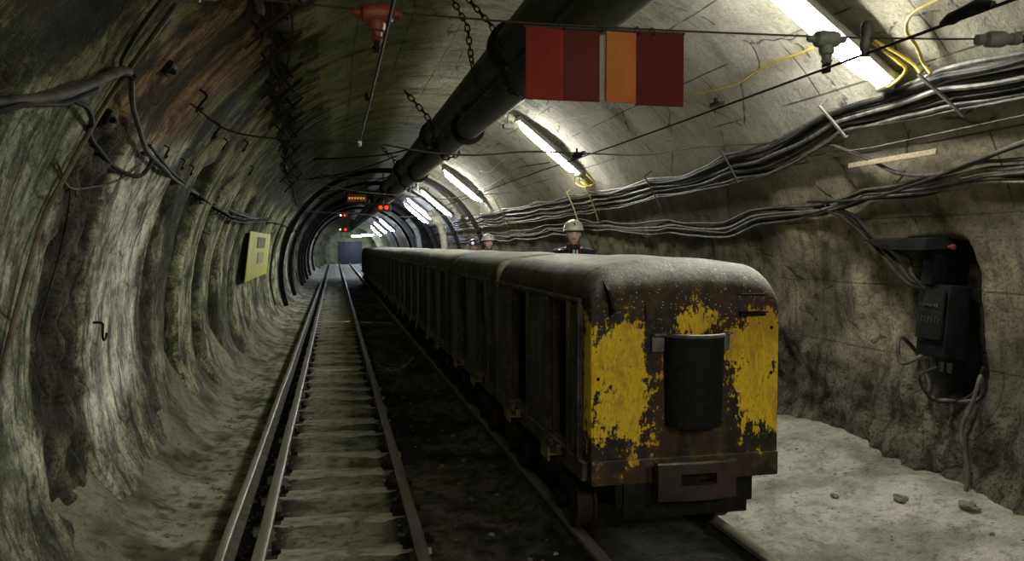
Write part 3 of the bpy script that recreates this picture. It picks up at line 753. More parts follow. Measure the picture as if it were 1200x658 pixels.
# ---- the leading end: lamp pocket, bracket, buffer, slots
def front_details(root):
    dk = M['dark_iron']
    # lamp pocket: an open-topped half cylinder with a rolled rim
    b = MB(); r = 0.172; n = 22; t = 0.010; z0, z1 = 0.84, 1.325; cx = 0.035
    vs = []; fs = []
    for (rr) in (r, r-t):
        for z in (z0, z1):
            sc = 1.0 if z == z1 else 0.93
            for i in range(n+1): a = PI*i/n; vs.append((cx+rr*sc*math.cos(a), -0.155*(rr/r)*math.sin(a)*sc+0.01, z))
    m = n+1
    for i in range(n):
        fs += [(i, i+1, m+i+1, m+i), (2*m+i, 3*m+i, 3*m+i+1, 2*m+i+1), (m+i, m+i+1, 3*m+i+1, 3*m+i), (i, 2*m+i, 2*m+i+1, i+1)]
    b.add(vs, fs)
    child(b, 'lamp_pocket', M['pocket_black'], root, 'black half-round lamp pocket')
    b = MB(); b.tube([(cx+r*math.cos(PI*i/n), -0.155*math.sin(PI*i/n)+0.01, z1) for i in range(n+1)], 0.012, 8); child(b, 'pocket_rim', M['rim_steel'], root)
    for s, wd in ((-1, 0.07), (1, 0.035)):
        b = MB(); x = cx+s*(r+wd/2); b.box((x, -0.010, z1-0.04), (wd, 0.018, 0.10), None, 0.006); b.box((x, -0.03, z1+0.005), (wd, 0.05, 0.012), None, 0.004)
        child(b, 'pocket_bracket', M['rim_steel'], root)
    b = MB(); b.box((cx, -0.05, 0.86), (0.26, 0.10, 0.012), None, 0.003); child(b, 'pocket_bottom', dk, root)
    # buffer: curved plate with a slot, on two stubs
    b = MB(); n = 14; W = 0.44; H0, H1 = 0.475, 0.665; cx = 0.0
    def face(x0, x1, za, zb_):
        k = 8; vs = []; fs = []
        for d in (0.0, 0.05):
            for z in (za, zb_):
                for i in range(k+1):
                    x = x0+(x1-x0)*i/k; y = -0.17+1.0*(x/W)**2*0.10+d; vs.append((x, y, z))
        m = k+1
        for i in range(k): fs += [(i, i+1, m+i+1, m+i), (2*m+i, 3*m+i, 3*m+i+1, 2*m+i+1), (m+i, m+i+1, 3*m+i+1, 3*m+i), (i, 2*m+i, 2*m+i+1, i+1)]
        fs += [(0, m, 3*m, 2*m), (k, 2*m+k, 3*m+k, m+k)]; b.add(vs, fs)
    face(-W/2, W/2, 0.615, H1); face(-W/2, W/2, H0, 0.555); face(-W/2, -0.10, 0.555, 0.615); face(0.10, W/2, 0.555, 0.615)
    child(b, 'buffer_plate', M['rust_iron'], root, 'rusty curved buffer plate with a slot')
    b = MB(); b.tube([(-W/2, -0.135, H1), (-W/4, -0.16, H1+0.006), (0, -0.168, H1+0.006), (W/4, -0.16, H1+0.006), (W/2, -0.135, H1)], 0.010, 8); child(b, 'buffer_lip', M['rim_steel'], root)
    for s in (-1, 1):
        b = MB(); b.lathe([(0.045, 0), (0.045, 0.13), (0.035, 0.14)], (s*0.14, 0.0, 0.60), (0, -1, 0), 12); child(b, 'buffer_stub', M['rust_iron'], root)
    b = MB(); b.box((0, 0.02, 0.44), (0.72, 0.06, 0.20), None, 0.01); child(b, 'headstock', dk, root)
    b = MB(); b.box((0, -0.008, 0.60), (CW-0.02, 0.02, 0.13), None, 0.006); child(b, 'end_skirt', M['car_front_paint'], root)
    # slots under the hood on the right, small grab slot in the middle
    for z, y in ((1.52, 0.02), (1.425, -0.004)):
        b = MB(); b.box((0.38, y, z), (0.15, 0.03, 0.016), None, 0.004); b.box((0.38, y-0.012, z+0.014), (0.16, 0.035, 0.008), None, 0.003); child(b, 'vent_slot', dk, root)
    b = MB(); b.box((0.01, 0.055, 1.60), (0.07, 0.03, 0.014), None, 0.004); b.box((0.01, 0.07, 1.635), (0.02, 0.02, 0.012), None, 0.004); child(b, 'hood_catch', dk, root)
    b = MB(); b.tube([(-0.24, 0.075, 1.65), (-0.24, 0.03, 1.57), (-0.24, -0.004, 1.48), (-0.24, -0.006, 1.40)], 0.004, 6); child(b, 'weld_seam', dk, root)
    # lifting eye at the left shoulder
    b = MB(); b.add([(-0.47, 0.02, 1.62), (-0.44, 0.0, 1.43), (-0.44, -0.06, 1.47), (-0.465, -0.045, 1.57), (-0.455, 0.02, 1.62), (-0.425, 0.0, 1.43), (-0.425, -0.06, 1.47), (-0.45, -0.045, 1.57)],
                    [(0, 1, 2, 3), (4, 7, 6, 5), (0, 3, 7, 4), (3, 2, 6, 7), (2, 1, 5, 6), (1, 0, 4, 5)]); child(b, 'lifting_lug', dk, root)
    for x, z in ((-0.50, 1.1), (0.50, 1.1), (-0.5, 0.75), (0.5, 0.75), (0.5, 1.35)):
        b = MB(); b.lathe([(0.010, 0), (0.010, 0.006), (0.005, 0.011)], (x, 0.005, z), (0, -1, 0), 8); child(b, 'rivet', dk, root)
grimy('pocket_black', (0.005, 0.005, 0.005), (0.011, 0.011, 0.011), 0.7, 0.0, 30, 0.2)
grimy('rim_steel', (0.06, 0.055, 0.05), (0.16, 0.15, 0.13), 0.5, 0.3, 14, 0.2)
front_details(car1)
car2 = make_car(False)
NTH = ['second', 'third', 'fourth', 'fifth', 'sixth', 'seventh', 'eighth', 'ninth', 'tenth', 'eleventh', 'twelfth', 'thirteenth', 'last']
for i in range(13):
    c = car2 if i == 0 else copy_tree(car2)
    c.location = (CX+(0.0 if i else 0.0), Y0+PITCH_CAR*(i+1), 0.0)
    what = ', pale dusty roof' if i == 0 else ''
    tag(c, ('grimy mine car with open doorways, %s in the train counting the yellow-ended one first' % NTH[i]) if i < 12 else 'farthest mine car at the tail of the train, deep in the tunnel', 'mine car', 'mine cars coupled in the train')

# ------------------------------------------------------------------ fluorescent lamps along the right shoulder
def make_lamp(glow):
    root = empty('fluorescent_lamp', 'x', 'lamp')
    L = 1.16
    b = MB(); n = 10; prof = [(-0.10, 0.035), (-0.10, 0.0), (0.10, 0.0), (0.10, 0.035), (0.06, 0.075), (-0.06, 0.075)]
    b.extrude(prof, (-L/2, 0, 0), (L/2, 0, 0), (0, 1, 0), (0, 0, 1)); child(b, 'housing', M['lamp_metal'], root)
    b = MB(); pts = []
    vs = []; fs = []; m = 10; N = 14
    for i in range(N+1):
        t = -1+2*i/N; x = t*(L/2-0.03); sc = (1-abs(t)**10)*0.92+0.08
        for j in range(m+1):
            a = PI+PI*j/m; vs.append((x, 0.082*sc*math.cos(a), 0.070*sc*math.sin(a)+0.0))
    for i in range(N):
        for j in range(m): fs.append((i*(m+1)+j, i*(m+1)+j+1, (i+1)*(m+1)+j+1, (i+1)*(m+1)+j))
    b.add(vs, fs); child(b, 'diffuser', glow, root, 'glowing white diffuser')
    for s in (-1, 1):
        b = MB(); b.box((s*(L/2+0.015), 0, 0.02), (0.04, 0.15, 0.10), None, 0.012); b.lathe([(0.018, 0), (0.018, 0.04), (0.01, 0.05)], (s*(L/2+0.03), 0, 0.02), (s, 0, 0), 8); child(b, 'end_cap', M['lamp_metal'], root)
        b = MB(); b.box((s*(L/2-0.15), 0, 0.105), (0.03, 0.02, 0.075), None, 0.004); child(b, 'mounting_bracket', M['rim_steel'], root)
    return root
lampN = make_lamp(M['lamp_glow']); lampF = make_lamp(M['lamp_glow_far'])
lampF.scale = (1, 1, 1)
LAMPS = [(-3.2, 118, 'N'), (-1.6, 62, 'N'), (4.55, 51, 'N'), (11.05, 51, 'N'), (18.7, 51.5, 'N'), (23.0, 50.5, 'N'), (27.2, 51, 'F'), (29.3, 49.5, 'F'), (46.0, 49, 'F'), (52.5, 49, 'F'), (60.0, 46, 'F'), (68.0, 60, 'F'), (75.0, 75, 'F')]  # first entry is an unseen fill lamp added to light the left wall
LL = ['added unseen fill lamp on the left shoulder behind the viewer', 'fluorescent lamp on the right shoulder behind the viewer', 'brightest fluorescent lamp at the top edge of the picture, beside the yellow looped cables',
      'bright fluorescent lamp on the right shoulder, below the red hanging board', 'fluorescent lamp third from the viewer, on the lit bay beyond the big board',
      'fluorescent lamp fourth from the viewer, by the pipes', 'fluorescent lamp, lower left of a close pair in mid tunnel', 'fluorescent lamp, upper right of a close pair in mid tunnel',
      'small bluish lamp, nearest of the far cluster above the train', 'small bluish lamp, second of the far cluster', 'small bluish lamp, third of the far cluster', 'small bluish lamp close to the far doorway, right of the last one', 'last small bluish lamp right above the far doorway']
LL[6], LL[7] = 'fluorescent lamp, fifth from the viewer, nearer of a close pair in mid tunnel', 'fluorescent lamp, sixth from the viewer, farther of a close pair in mid tunnel'
un, uf = False, False
for (Y, th, kd), lb in zip(LAMPS, LL):
    if kd == 'N': o = lampN if not un else copy_tree(lampN); un = True
    else: o = lampF if not uf else copy_tree(lampF); uf = True
    p = wall_pt(Y, th, 0.145 if Y < 20 else 0.34, False)
    if 15 < Y < 40: o.scale = (1.0, 1.35, 1.35)
    if Y > 40: o.scale = (0.95, 1.9, 1.9)
    if Y > 65: p = Vector((2.75 if Y < 70 else 2.05, Y, 2.75 if Y < 70 else 2.72))
    o.location = p
    a = R_(th)
    # local +z points outward to the wall, local x lies round the ring
    zax = Vector((math.cos(a), 0, math.sin(a))); xax = Vector((-math.sin(a), 0, math.cos(a)))
    if Y < 10: xax = (xax + Vector((0, 0.10, 0))).normalized()
    if Y > 65: zax = Vector((0, 0, 1)); xax = Vector((1, 0, 0))
    yax = zax.cross(xax).normalized(); zax = xax.cross(yax)
    o.rotation_euler = Matrix((xax, yax, zax)).transposed().to_euler()
    if Y > 65:
        b = MB()
        for s_ in (-1, 1): b.tube([(s_*0.4, 0, 0.03), (s_*0.4, 0, 0.62 if Y > 70 else 0.45)], 0.01, 6)
        child(b, 'hanger_rod', M['dark_iron'], o)
    tag(o, lb, 'lamp', 'fluorescent lamps along the tunnel')

# ------------------------------------------------------------------ pipes under the crown
PA = (1.56, 3.54, 0.185); PB = (1.545, 3.185, 0.145)
def pipe(P, ys, label, y0, y1):
    x, z, r = P; root = empty('pipe', label, 'pipe', (x, y0, z))
    b = MB(); yy = ypos(0, y1-y0, 0.8, 0.02); b.tube([(0, q, 0) for q in yy], r, 24); child(b, 'pipe_run', M['pipe_steel'], root)
    for Y in ys:
        b = MB(); b.lathe([(r, -0.045), (r+0.05, -0.045), (r+0.055, -0.04), (r+0.055, -0.006), (r+0.045, 0), (r+0.055, 0.006), (r+0.055, 0.04), (r+0.05, 0.045), (r, 0.045)], (0, Y-y0, 0), (0, 1, 0), 28, False)
        for i in range(8):
            a = 2*PI*i/8+0.2; b.lathe([(0.014, -0.06), (0.014, 0.06)], ((r+0.035)*math.cos(a), Y-y0, (r+0.035)*math.sin(a)), (0, 1, 0), 6)
        child(b, 'flange', M['dark_iron'], root)
    return root
pipe(PA, [1.8, 6.9, 12.6, 18.3, 24, 30], 'thick dark pipe under the crown, upper of the pair', -3.9, 77.9)
pipe(PB, [3.4, 9.3, 15, 20.7, 26.4], 'thick dark pipe hung just below another one, lower of the pair', -3.9, 77.9)

def chain_pts(pts, pitch):
    """resample polyline at link pitch"""
    pts = [Vector(p) for p in pts]; out = [pts[0].copy()]; acc = 0
    for a, b in zip(pts, pts[1:]):
        L = (b-a).length; t = pitch-acc
        while t <= L: out.append(a+(b-a)*(t/L)); t += pitch
        acc = L-(t-pitch)
    return out
def link_mesh(l=0.062, w=0.036, r=0.0062):
    pts = []; R2 = w/2
    for i in range(9): a = -PI/2+PI*i/8; pts.append((R2*math.sin(a+PI/2+0)*0+R2*math.cos(a)*0, 0, 0)) if False else None
    loop = []
    for i in range(8): a = PI*i/7; loop.append((R2*math.cos(a), 0, l/2-R2+R2*math.sin(a)))
    for i in range(8): a = PI+PI*i/7; loop.append((R2*math.cos(a), 0, -l/2+R2+R2*math.sin(a)))
    b = MB(); b.tube(loop, r, 6, closed=True); return b.mesh('link', M['dark_iron'])
LINK = link_mesh(); BIGLINK = link_mesh(0.11, 0.06, 0.010)
def chain(pts, label, me=LINK, pitch=0.048, group=None, name='chain'):
    base = Vector(pts[0]); root = empty(name, label, 'chain', base, 0, group)
    q = chain_pts(pts, pitch)
    for i, p in enumerate(q[:-1]):
        t = (q[i+1]-p).normalized(); o = bpy.data.objects.new('link', me); COL.objects.link(o); o.parent = root
        o.location = (p+q[i+1])/2-base; o.rotation_euler = (t.to_track_quat('Z', 'Y') @ Matrix.Rotation(PI/2*(i % 2), 3, 'Z').to_quaternion()).to_euler()
    return root
def sling(Y, label, side=-1):
    """chain slung round both pipes and hung from a roof eye"""
    xa, za, ra = PA; xb, zb, rb = PB
    top = wall_pt(Y, 97, 0.02)
    pts = [top, Vector((xa-ra-0.12, Y, za+0.05)), Vector((xa-ra-0.035, Y, za-0.12)), Vector((xb-rb-0.04, Y, zb-0.02))]
    for i in range(7):
        a = PI+PI*i/6; pts.append(Vector((xb+(rb+0.03)*math.cos(a), Y, zb+(rb+0.03)*math.sin(a))))
    pts += [Vector((xb+rb+0.06, Y, zb+0.14)), Vector((xa+ra+0.05, Y, za-0.02)), Vector((xa+ra+0.03, Y, za+0.18)), wall_pt(Y, 78, 0.02)]
    chain(pts, label, LINK if Y < 8 else BIGLINK, 0.048 if Y < 8 else 0.085, 'chains slung round the two pipes')
sling(6.4, 'dark chain slung round the two pipes, nearest the hanging red board')
sling(11.0, 'dark chain slung round the two pipes in their middle stretch, second from the red board')
sling(17.0, 'dark chain slung round the two pipes, far one of the slung chains')
chain([wall_pt(6.2, 100, 0.02), (1.02, 6.15, 3.5), (1.05, 6.15, 3.25), (1.10, 6.2, 3.05), (1.22, 6.3, 3.0)], 'short loose chain dangling left of the pipes from the roof')

# ------------------------------------------------------------------ trolley wires, cross wires, insulators, hanging board
def wire(pts, r, mat, name, label, cat='wire', n=6, group=None):
    p0 = Vector(pts[0]); b = MB(); b.tube([Vector(p)-p0 for p in pts], r, n)
    o = b.build(name, mat); o.location = p0; return tag(o, label, cat, group)
def smooth_path(pts, sub=8):
    """Catmull-Rom through points"""
    P = [Vector(p) for p in pts]; P = [P[0]*2-P[1]]+P+[P[-1]*2-P[-2]]; out = []
    for i in range(1, len(P)-2):
        for k in range(sub):
            t = k/sub; a, b, c, d_ = P[i-1], P[i], P[i+1], P[i+2]
            out.append(0.5*((2*b)+(c-a)*t+(2*a-5*b+4*c-d_)*t*t+(3*b-a-3*c+d_)*t**3))
    out.append(P[-2].copy()); return out
ZW = 2.475
wire([(1.84, Y, ZW+0.006*math.sin(Y)) for y_ in range(0, 60) for Y in [-3+y_]], 0.0055, M['cable_black'], 'trolley_wire', 'dark trolley wire above the mine cars, running down the tunnel from the top right corner')
wire([(0.16, Y, 2.45+0.008*math.sin(Y*1.3)) for Y in [-3, -1, 0, 1, 2, 2.7, 3.5, 4.3, 5.05]], 0.0055, M['cable_black'], 'trolley_wire', 'trolley wire over the empty left track, ending in mid air')
o = MB(); o.lathe([(0.011, 0), (0.011, 0.05)], (0, 0, 0), (0, 1, -0.3), 8); o = o.build('wire_tip', M['pale_white']); o.location = (0.16, 5.06, 2.445); tag(o, 'tiny white end piece on the broken-off left trolley wire', 'wire end')
XW = [(-1.10, 2.9, 2.66), (-0.45, 2.9, 2.655), (0.16, 2.9, 2.635), (0.70, 2.9, 2.625), (1.33, 2.9, 2.632), (1.96, 2.9, 2.645), (2.5, 2.88, 2.662), (2.9, 2.85, 2.68), wall_pt(2.8, 34, -0.02)]
wire(XW, 0.004, M['rust_iron'], 'cross_wire', 'thin rusty cross wire spanning the tunnel that carries the red board')
XW2 = smooth_path([(-0.98, 6.0, 2.80), (-0.66, 6.0, 2.60), (0.1, 6.0, 2.56), (0.35, 6.0, 2.55), (0.70, 6.0, 2.50), (1.07, 6.0, 2.49), (1.45, 6.0, 2.525), (1.84, 5.95, 2.52), (2.4, 5.95, 2.52), (2.9, 6.0, 2.6), wall_pt(6.0, 33, 0.0)], 5)
wire(XW2, 0.007, M['cable_black'], 'cross_wire', 'sagging dark cross wire farther back, passing under the pipes')
wire([wall_pt(14, 140, 0), (0.5, 14, 2.72), (1.84, 14, 2.62), (2.7, 14, 2.72), wall_pt(14, 36, 0)], 0.008, M['rim_steel'], 'cross_wire', 'pale cross wire in mid tunnel in front of the row of lamps')
wire([wall_pt(21, 146, 0), (0.5, 21, 2.62), (1.84, 21, 2.55), (2.7, 21, 2.6), wall_pt(21, 32, 0)], 0.009, M['rim_steel'], 'cross_wire', 'farthest pale cross wire by the red signal lights')
def insulator(loc, mat, label, cat='insulator', tiltx=0):
    root = empty('insulator', label, cat, loc); root.scale = (0.8, 0.8, 0.8)
    b = MB(); b.lathe([(0.010, -0.11), (0.018, -0.10), (0.020, -0.075), (0.038, -0.06), (0.044, -0.03), (0.044, 0.03), (0.038, 0.06), (0.020, 0.075), (0.018, 0.10), (0.010, 0.11)], (0, 0, 0), (1, 0, 0.02), 16); child(b, 'insulator_body', mat, root)
    b = MB(); b.lathe([(0.014, -0.02), (0.036, -0.035), (0.040, -0.055), (0.036, -0.075), (0.024, -0.082), (0.022, -0.10), (0.030, -0.108), (0.018, -0.125)], (0, 0, 0), (0, 0, 1), 14); child(b, 'skirt', mat, root)
    b = MB(); b.box((0, 0, -0.145), (0.026, 0.05, 0.05), None, 0.008); b.lathe([(0.008, -0.02), (0.008, 0.02)], (0, 0, -0.15), (1, 0, 0), 8); child(b, 'wire_clamp', M['dark_iron'], root)
    return root
insulator((0.155, 2.9, 2.625), M['insulator_red'], 'orange-red insulator on the cross wire above the empty left track')
insulator((1.955, 2.9, 2.636), M['insulator_grey'], 'grey insulator with clamp hanging on the cross wire in front of the brightest lamp')
o = MB(); o.lathe([(0.012, -0.07), (0.020, -0.06), (0.024, -0.03), (0.018, 0.0), (0.026, 0.02), (0.028, 0.06), (0.02, 0.075)], (0, 0, 0), (0.1, 0, 1), 12); o.box((0, 0, -0.075), (0.03, 0.03, 0.03), None, 0.005)
o = o.build('wire_clamp', M['cable_dusty']); o.scale = (0.75, 0.75, 0.75); o.location = (1.84, 2.50, 2.535); tag(o, 'small bulb-shaped clamp standing on the trolley wire right of the grey insulator', 'wire clamp')
def tensioner(loc, ax, label):
    root = empty('strain_insulator', label, 'insulator', loc)
    b = MB(); b.lathe([(0.006, -0.11), (0.022, -0.10), (0.022, -0.07), (0.012, -0.06), (0.030, -0.05), (0.034, -0.03), (0.034, 0.03), (0.024, 0.05), (0.020, 0.07), (0.026, 0.075), (0.026, 0.11), (0.012, 0.125)], (0, 0, 0), ax, 14); child(b, 'insulator_body', M['insulator_grey'], root)
    b = MB(); c = Vector(ax).normalized()*0.16; b.lathe([(0.016, -0.04), (0.018, 0.0), (0.010, 0.04)], c, ax, 10); child(b, 'end_fitting', M['dark_iron'], root)
tensioner((2.74, 2.87, 2.672), (1, 0, 0.07), 'grey strain insulator at the right end of the near cross wire, top right corner')
tensioner((-0.49, 2.9, 2.655), (-1, 0, 0.0), 'dark strain insulator near the left end of the near cross wire, at the top edge')
# cable splice on the trolley wire upper right
o = MB(); o.tube([(0, -0.09, 0), (0, -0.04, 0.012), (0, 0.02, 0.01), (0, 0.07, 0.004), (0, 0.11, 0)], [0.010, 0.022, 0.017, 0.020, 0.008], 10)
o = o.build('wire_splice', M['cable_black']); o.location = (1.84, 2.03, ZW+0.012); tag(o, 'taped lump on the trolley wire near the top right corner', 'wire splice')
o = MB(); o.box((0, 0, 0), (0.035, 0.10, 0.022), None, 0.006); o.box((0, 0.01, 0.018), (0.012, 0.03, 0.03), None, 0.004)
o = o.build('wire_clip', M['rim_steel']); o.location = (1.84, 3.62, ZW+0.02); tag(o, 'small pale clip on the trolley wire right of the red board', 'clip')
o = MB(); o.box((0, 0, 0), (0.05, 0.16, 0.04), None, 0.012); o.box((0.02, -0.10, 0.01), (0.03, 0.05, 0.03), None, 0.006); o.tube([(0, 0, 0.0), (0, 0, 0.06)], 0.008, 6)
o = o.build('wire_clamp', M['dark_iron']); o.location = (1.84, 5.93, ZW+0.02); tag(o, 'black clamp where the trolley wire meets the sagging cross wire beside the second lamp', 'wire clamp')
o = MB(); o.ball((0, 0, 0), 0.014, 8, 6, (0.8, 0.8, 1.6)); o = o.build('wire_clip', M['dark_iron']); o.location = (0.145, 3.55, 2.45); tag(o, 'small dark bead on the left trolley wire', 'clip')

# hanging board: red panel, see-through gap strip, orange panel, maroon panel
sb = empty('hanging_board', 'red and orange rectangular warning board hanging on the cross wire under the pipes', 'board', (1.015, 2.9, 2.61))
def panel(x0, x1, z0, z1, mat, name, label, dy=0.0, tilt=0.0):
    b = MB(); b.box(((x0+x1)/2-1.015, dy, (z0+z1)/2-2.61), (x1-x0, 0.006, z1-z0), Matrix.Rotation(tilt, 3, 'Z'), 0.001); child(b, name, mat, sb, label)
panel(0.700, 0.845, 2.345, 2.612, M['sign_red'], 'red_panel', 'bright red panel')
panel(0.845, 0.988, 2.345, 2.610, M['sign_dullred'] if 'sign_dullred' in M else grimy('sign_dullred', (0.060, 0.010, 0.007), (0.095, 0.017, 0.010), 0.7, 0, 3, 0.1), 'dull_red_panel', 'dull red panel')
panel(1.012, 1.135, 2.345, 2.612, M['sign_orange'], 'orange_panel', 'orange panel', -0.004, 0.08)
panel(1.135, 1.332, 2.340, 2.618, M['sign_maroon'], 'maroon_panel', 'maroon panel', 0.002)
panel(0.984, 1.016, 2.352, 2.600, grimy('strip_grey', (0.12, 0.13, 0.09), (0.2, 0.21, 0.15), 0.6), 'backing_strip', 'grey-green strip between panels', 0.006)
b = MB(); b.tube([(0.69-1.015, 0, 0.004), (1.335-1.015, 0, 0.012)], 0.005, 6); child(b, 'hem_rod', M['rust_iron'], sb)
for x in (0.84, 0.99, 1.14, 1.20):
    b = MB(); b.tube([(x-1.015+0.012*math.cos(a_), 0.006*math.sin(2*a_), 0.012+0.014*math.sin(a_)) for a_ in [2*PI*i/8 for i in range(9)]], 0.003, 5); child(b, 'hanging_loop', M['dark_iron'], sb)
# small lamp holder stub under the pipes by the board corner
o = MB(); o.box((0, 0, 0), (0.10, 0.07, 0.05), None, 0.01); o.tube([(0, 0, 0.02), (0, 0, 0.12)], 0.01, 6)
o = o.build('junction_box', M['lamp_metal']); o.location = (1.66, 7.6, 2.96); tag(o, 'small pale junction box under the pipes, at the lower left corner of the board', 'junction box')

# ------------------------------------------------------------------ right wall cables
TOPT = [(2.0, 39), (3.5, 38.4), (4.1, 38.3), (5.0, 37.5), (6.2, 35.2), (8.0, 32.4), (10.8, 32.4), (16.4, 33), (40, 32)]
BOTT = [(2.0, 32), (3.6, 33), (4.2, 33.2), (5.1, 33.6), (6.4, 28.4), (8.2, 27.8), (11.2, 26), (17, 25.5), (40, 25)]
HAN = [-3, -1.2, 0.5, 2.2, 4.1, 5.2, 6.9, 8.9, 11.1, 12.1, 14.2, 17.3, 20, 23, 26, 30, 35, 40]     # where straps hold them
def sagv(Y):
    for a, b in zip(HAN, HAN[1:]):
        if a <= Y <= b: t = (Y-a)/(b-a); return 4*t*(1-t)*min(1.0, (b-a)/1.8)
    return 0
def cable_on_wall(top, bot, f, y0, y1, r, mat, label, seed, group, sag=1.0, hh=0.05, nm='cable'):
    ys = []; Y = y0
    while Y < y1: ys.append(Y); Y += 0.11+0.012*max(0, Y-4)
    ys.append(y1); pts = []
    for Y in ys:
        th = interp(top, Y)*(1-f)+interp(bot, Y)*f
        th += 0.55*nz(Y*0.9, seed*3.7)+0.35*nz(Y*2.3, seed*1.7+9) - sag*(0.5+0.9*abs(nz(seed*5.1, 1.5)))*sagv(Y)*1.2
        h = hh + 0.014*nz(Y*0.8, seed*2.1+4) + 0.02*(seed % 3)/2
        p = wall_pt(Y, th, h, False); pts.append(p)
    p0 = pts[0]; b = MB(); b.tube([p-p0 for p in pts], r, 7)
    o = b.build(nm, mat); o.location = p0; return tag(o, label, 'cable', group)
mats = ['cable_grey', 'cable_dusty', 'cable_black', 'cable_dusty', 'cable_black', 'cable_grey', 'cable_black', 'cable_dusty', 'cable_black', 'cable_black', 'cable_grey', 'cable_dusty']
POSW = ['topmost', 'second from the top', 'third from the top', 'fourth from the top', 'fifth from the top', 'sixth from the top', 'seventh from the top', 'fifth from the bottom', 'fourth from the bottom', 'third from the bottom', 'second from the bottom', 'bottom']
for i in range(12):
    cable_on_wall(TOPT, BOTT, i/11.0, -2, 40, [0.017, 0.013, 0.019, 0.012, 0.015][i % 5], M[mats[i]], 'cable in the thick upper bundle on the right wall, %s' % POSW[i], i, 'cables of the upper bundle on the right wall')
T2 = [(2.0, 26.5), (3.75, 26), (4.45, 25.2), (4.8, 24.5), (5.8, 22.6), (6.6, 22.6), (7.5, 20.5), (8.5, 21), (11.4, 22.5), (12.1, 24), (17, 22), (40, 21)]
B2 = [(2.0, 22.5), (3.8, 23), (4.45, 22.8), (4.8, 22.5), (5.8, 21.4), (6.6, 19.8), (7.5, 17.5), (8.5, 17.5), (11.4, 20), (12.1, 20), (17, 18), (40, 17)]
for i in range(6):
    cable_on_wall(T2, B2, i/5.0, -2, 40, [0.013, 0.011, 0.015][i % 3], M[['cable_dusty', 'cable_black', 'cable_grey'][i % 3]], 'cable in the thinner lower bundle on the right wall, %s' % ['topmost', 'second from the top', 'third from the top', 'third from the bottom', 'second from the bottom', 'bottom'][i], 20+i, 'cables of the lower bundle on the right wall', 1.5, 0.045)
# cable that drops from the upper bundle to the lower one
wire(smooth_path([wall_pt(5.62, 31.5, 0.05), wall_pt(5.35, 31.6, 0.06), wall_pt(5.05, 28.5, 0.06), wall_pt(4.75, 25.5, 0.07), wall_pt(4.3, 25.0, 0.07), wall_pt(3.7, 27.5, 0.07), wall_pt(3.0, 28.5, 0.06)]), 0.014, M['cable_dusty'], 'cable', 'dusty cable leaving the upper bundle by the wood strip and dipping to the lower bundle', 'cable', 8)
wire(smooth_path([wall_pt(6.0, 22.4, 0.07), wall_pt(5.2, 22.3, 0.09), wall_pt(4.6, 24.0, 0.09), wall_pt(4.0, 26.3, 0.08), wall_pt(3.4, 28.4, 0.08)]), 0.012, M['cable_black'], 'cable', 'black cable crossing the lower bundle upward to the right edge', 'cable', 8)
# straps
def strap(Y, t0, t1, label, hh=0.10, wd=0.028, dY=0.0, mat='plank_wood'):
    n = 6; pts = [wall_pt(Y+dY*i/n, t0+(t1-t0)*i/n, hh, False) for i in range(n+1)]; b = MB(); p0 = pts[0]
    vs = []; fs = []
    for i, p in enumerate(pts):
        a = R_(t0+(t1-t0)*i/n); o_ = Vector((math.cos(a), 0, math.sin(a)))
        for dy, dh in ((-wd/2, 0), (wd/2, 0), (wd/2, 0.014), (-wd/2, 0.014)): vs.append(p-p0+Vector((0, dy, 0))+o_*dh)
    for i in range(n):
        for j in range(4): fs.append((i*4+j, i*4+(j+1) % 4, (i+1)*4+(j+1) % 4, (i+1)*4+j))
    fs += [(0, 1, 2, 3), (n*4+3, n*4+2, n*4+1, n*4)]; b.add(vs, fs)
    # pegs back into the wall
    for k in (0, n):
        a = R_(t0+(t1-t0)*k/n); o_ = Vector((math.cos(a), 0, math.sin(a))); q = pts[k]-p0
        b.tube([q+o_*0.006, q+o_*(hh+0.03)], 0.007, 6)
    o = b.build('cable_strap', M[mat]); o.location = p0; return tag(o, label, 'cable strap', 'straps holding the cable bundles')
strap(4.18, 38.9, 32.2, 'grey cable strap across the upper bundle, right one, below the yellow cable loops', 0.105, 0.022, -0.15, 'cable_grey')
strap(5.2, 38.6, 32.6, 'grey cable strap across the upper bundle, left of the yellow cable loops', 0.105, 0.022, -0.08, 'cable_grey')
strap(6.9, 35.5, 28.0, 'thin dark cable strap where the upper bundle bends, left of the near pale straps', 0.10, 0.02, 0, 'cable_dusty')
strap(8.9, 33.5, 24.5, 'thin dark cable strap above the light patch of wall, third from the right', 0.10, 0.02, 0, 'cable_dusty')
strap(11.1, 34, 22, 'yellowish cable strap over both bundles, right of a pair above the helmeted person', 0.10, 0.02, 0.2, 'strap_ochre') if 'strap_ochre' in M else strap(11.1, 34, 22, 'yellowish cable strap over both bundles, right of a pair above the helmeted person', 0.10, 0.02, 0.2, grimy('strap_ochre', (0.25, 0.25, 0.10), (0.42, 0.42, 0.2), 0.7).name)
strap(12.1, 34, 22, 'yellowish cable strap over both bundles, left of a pair above the helmeted person', 0.10, 0.02, 0.2, 'strap_ochre')
strap(17.3, 38, 24, 'small far cable strap on the right wall near the third lamp', 0.10, 0.03, 0.2, 'strap_ochre')
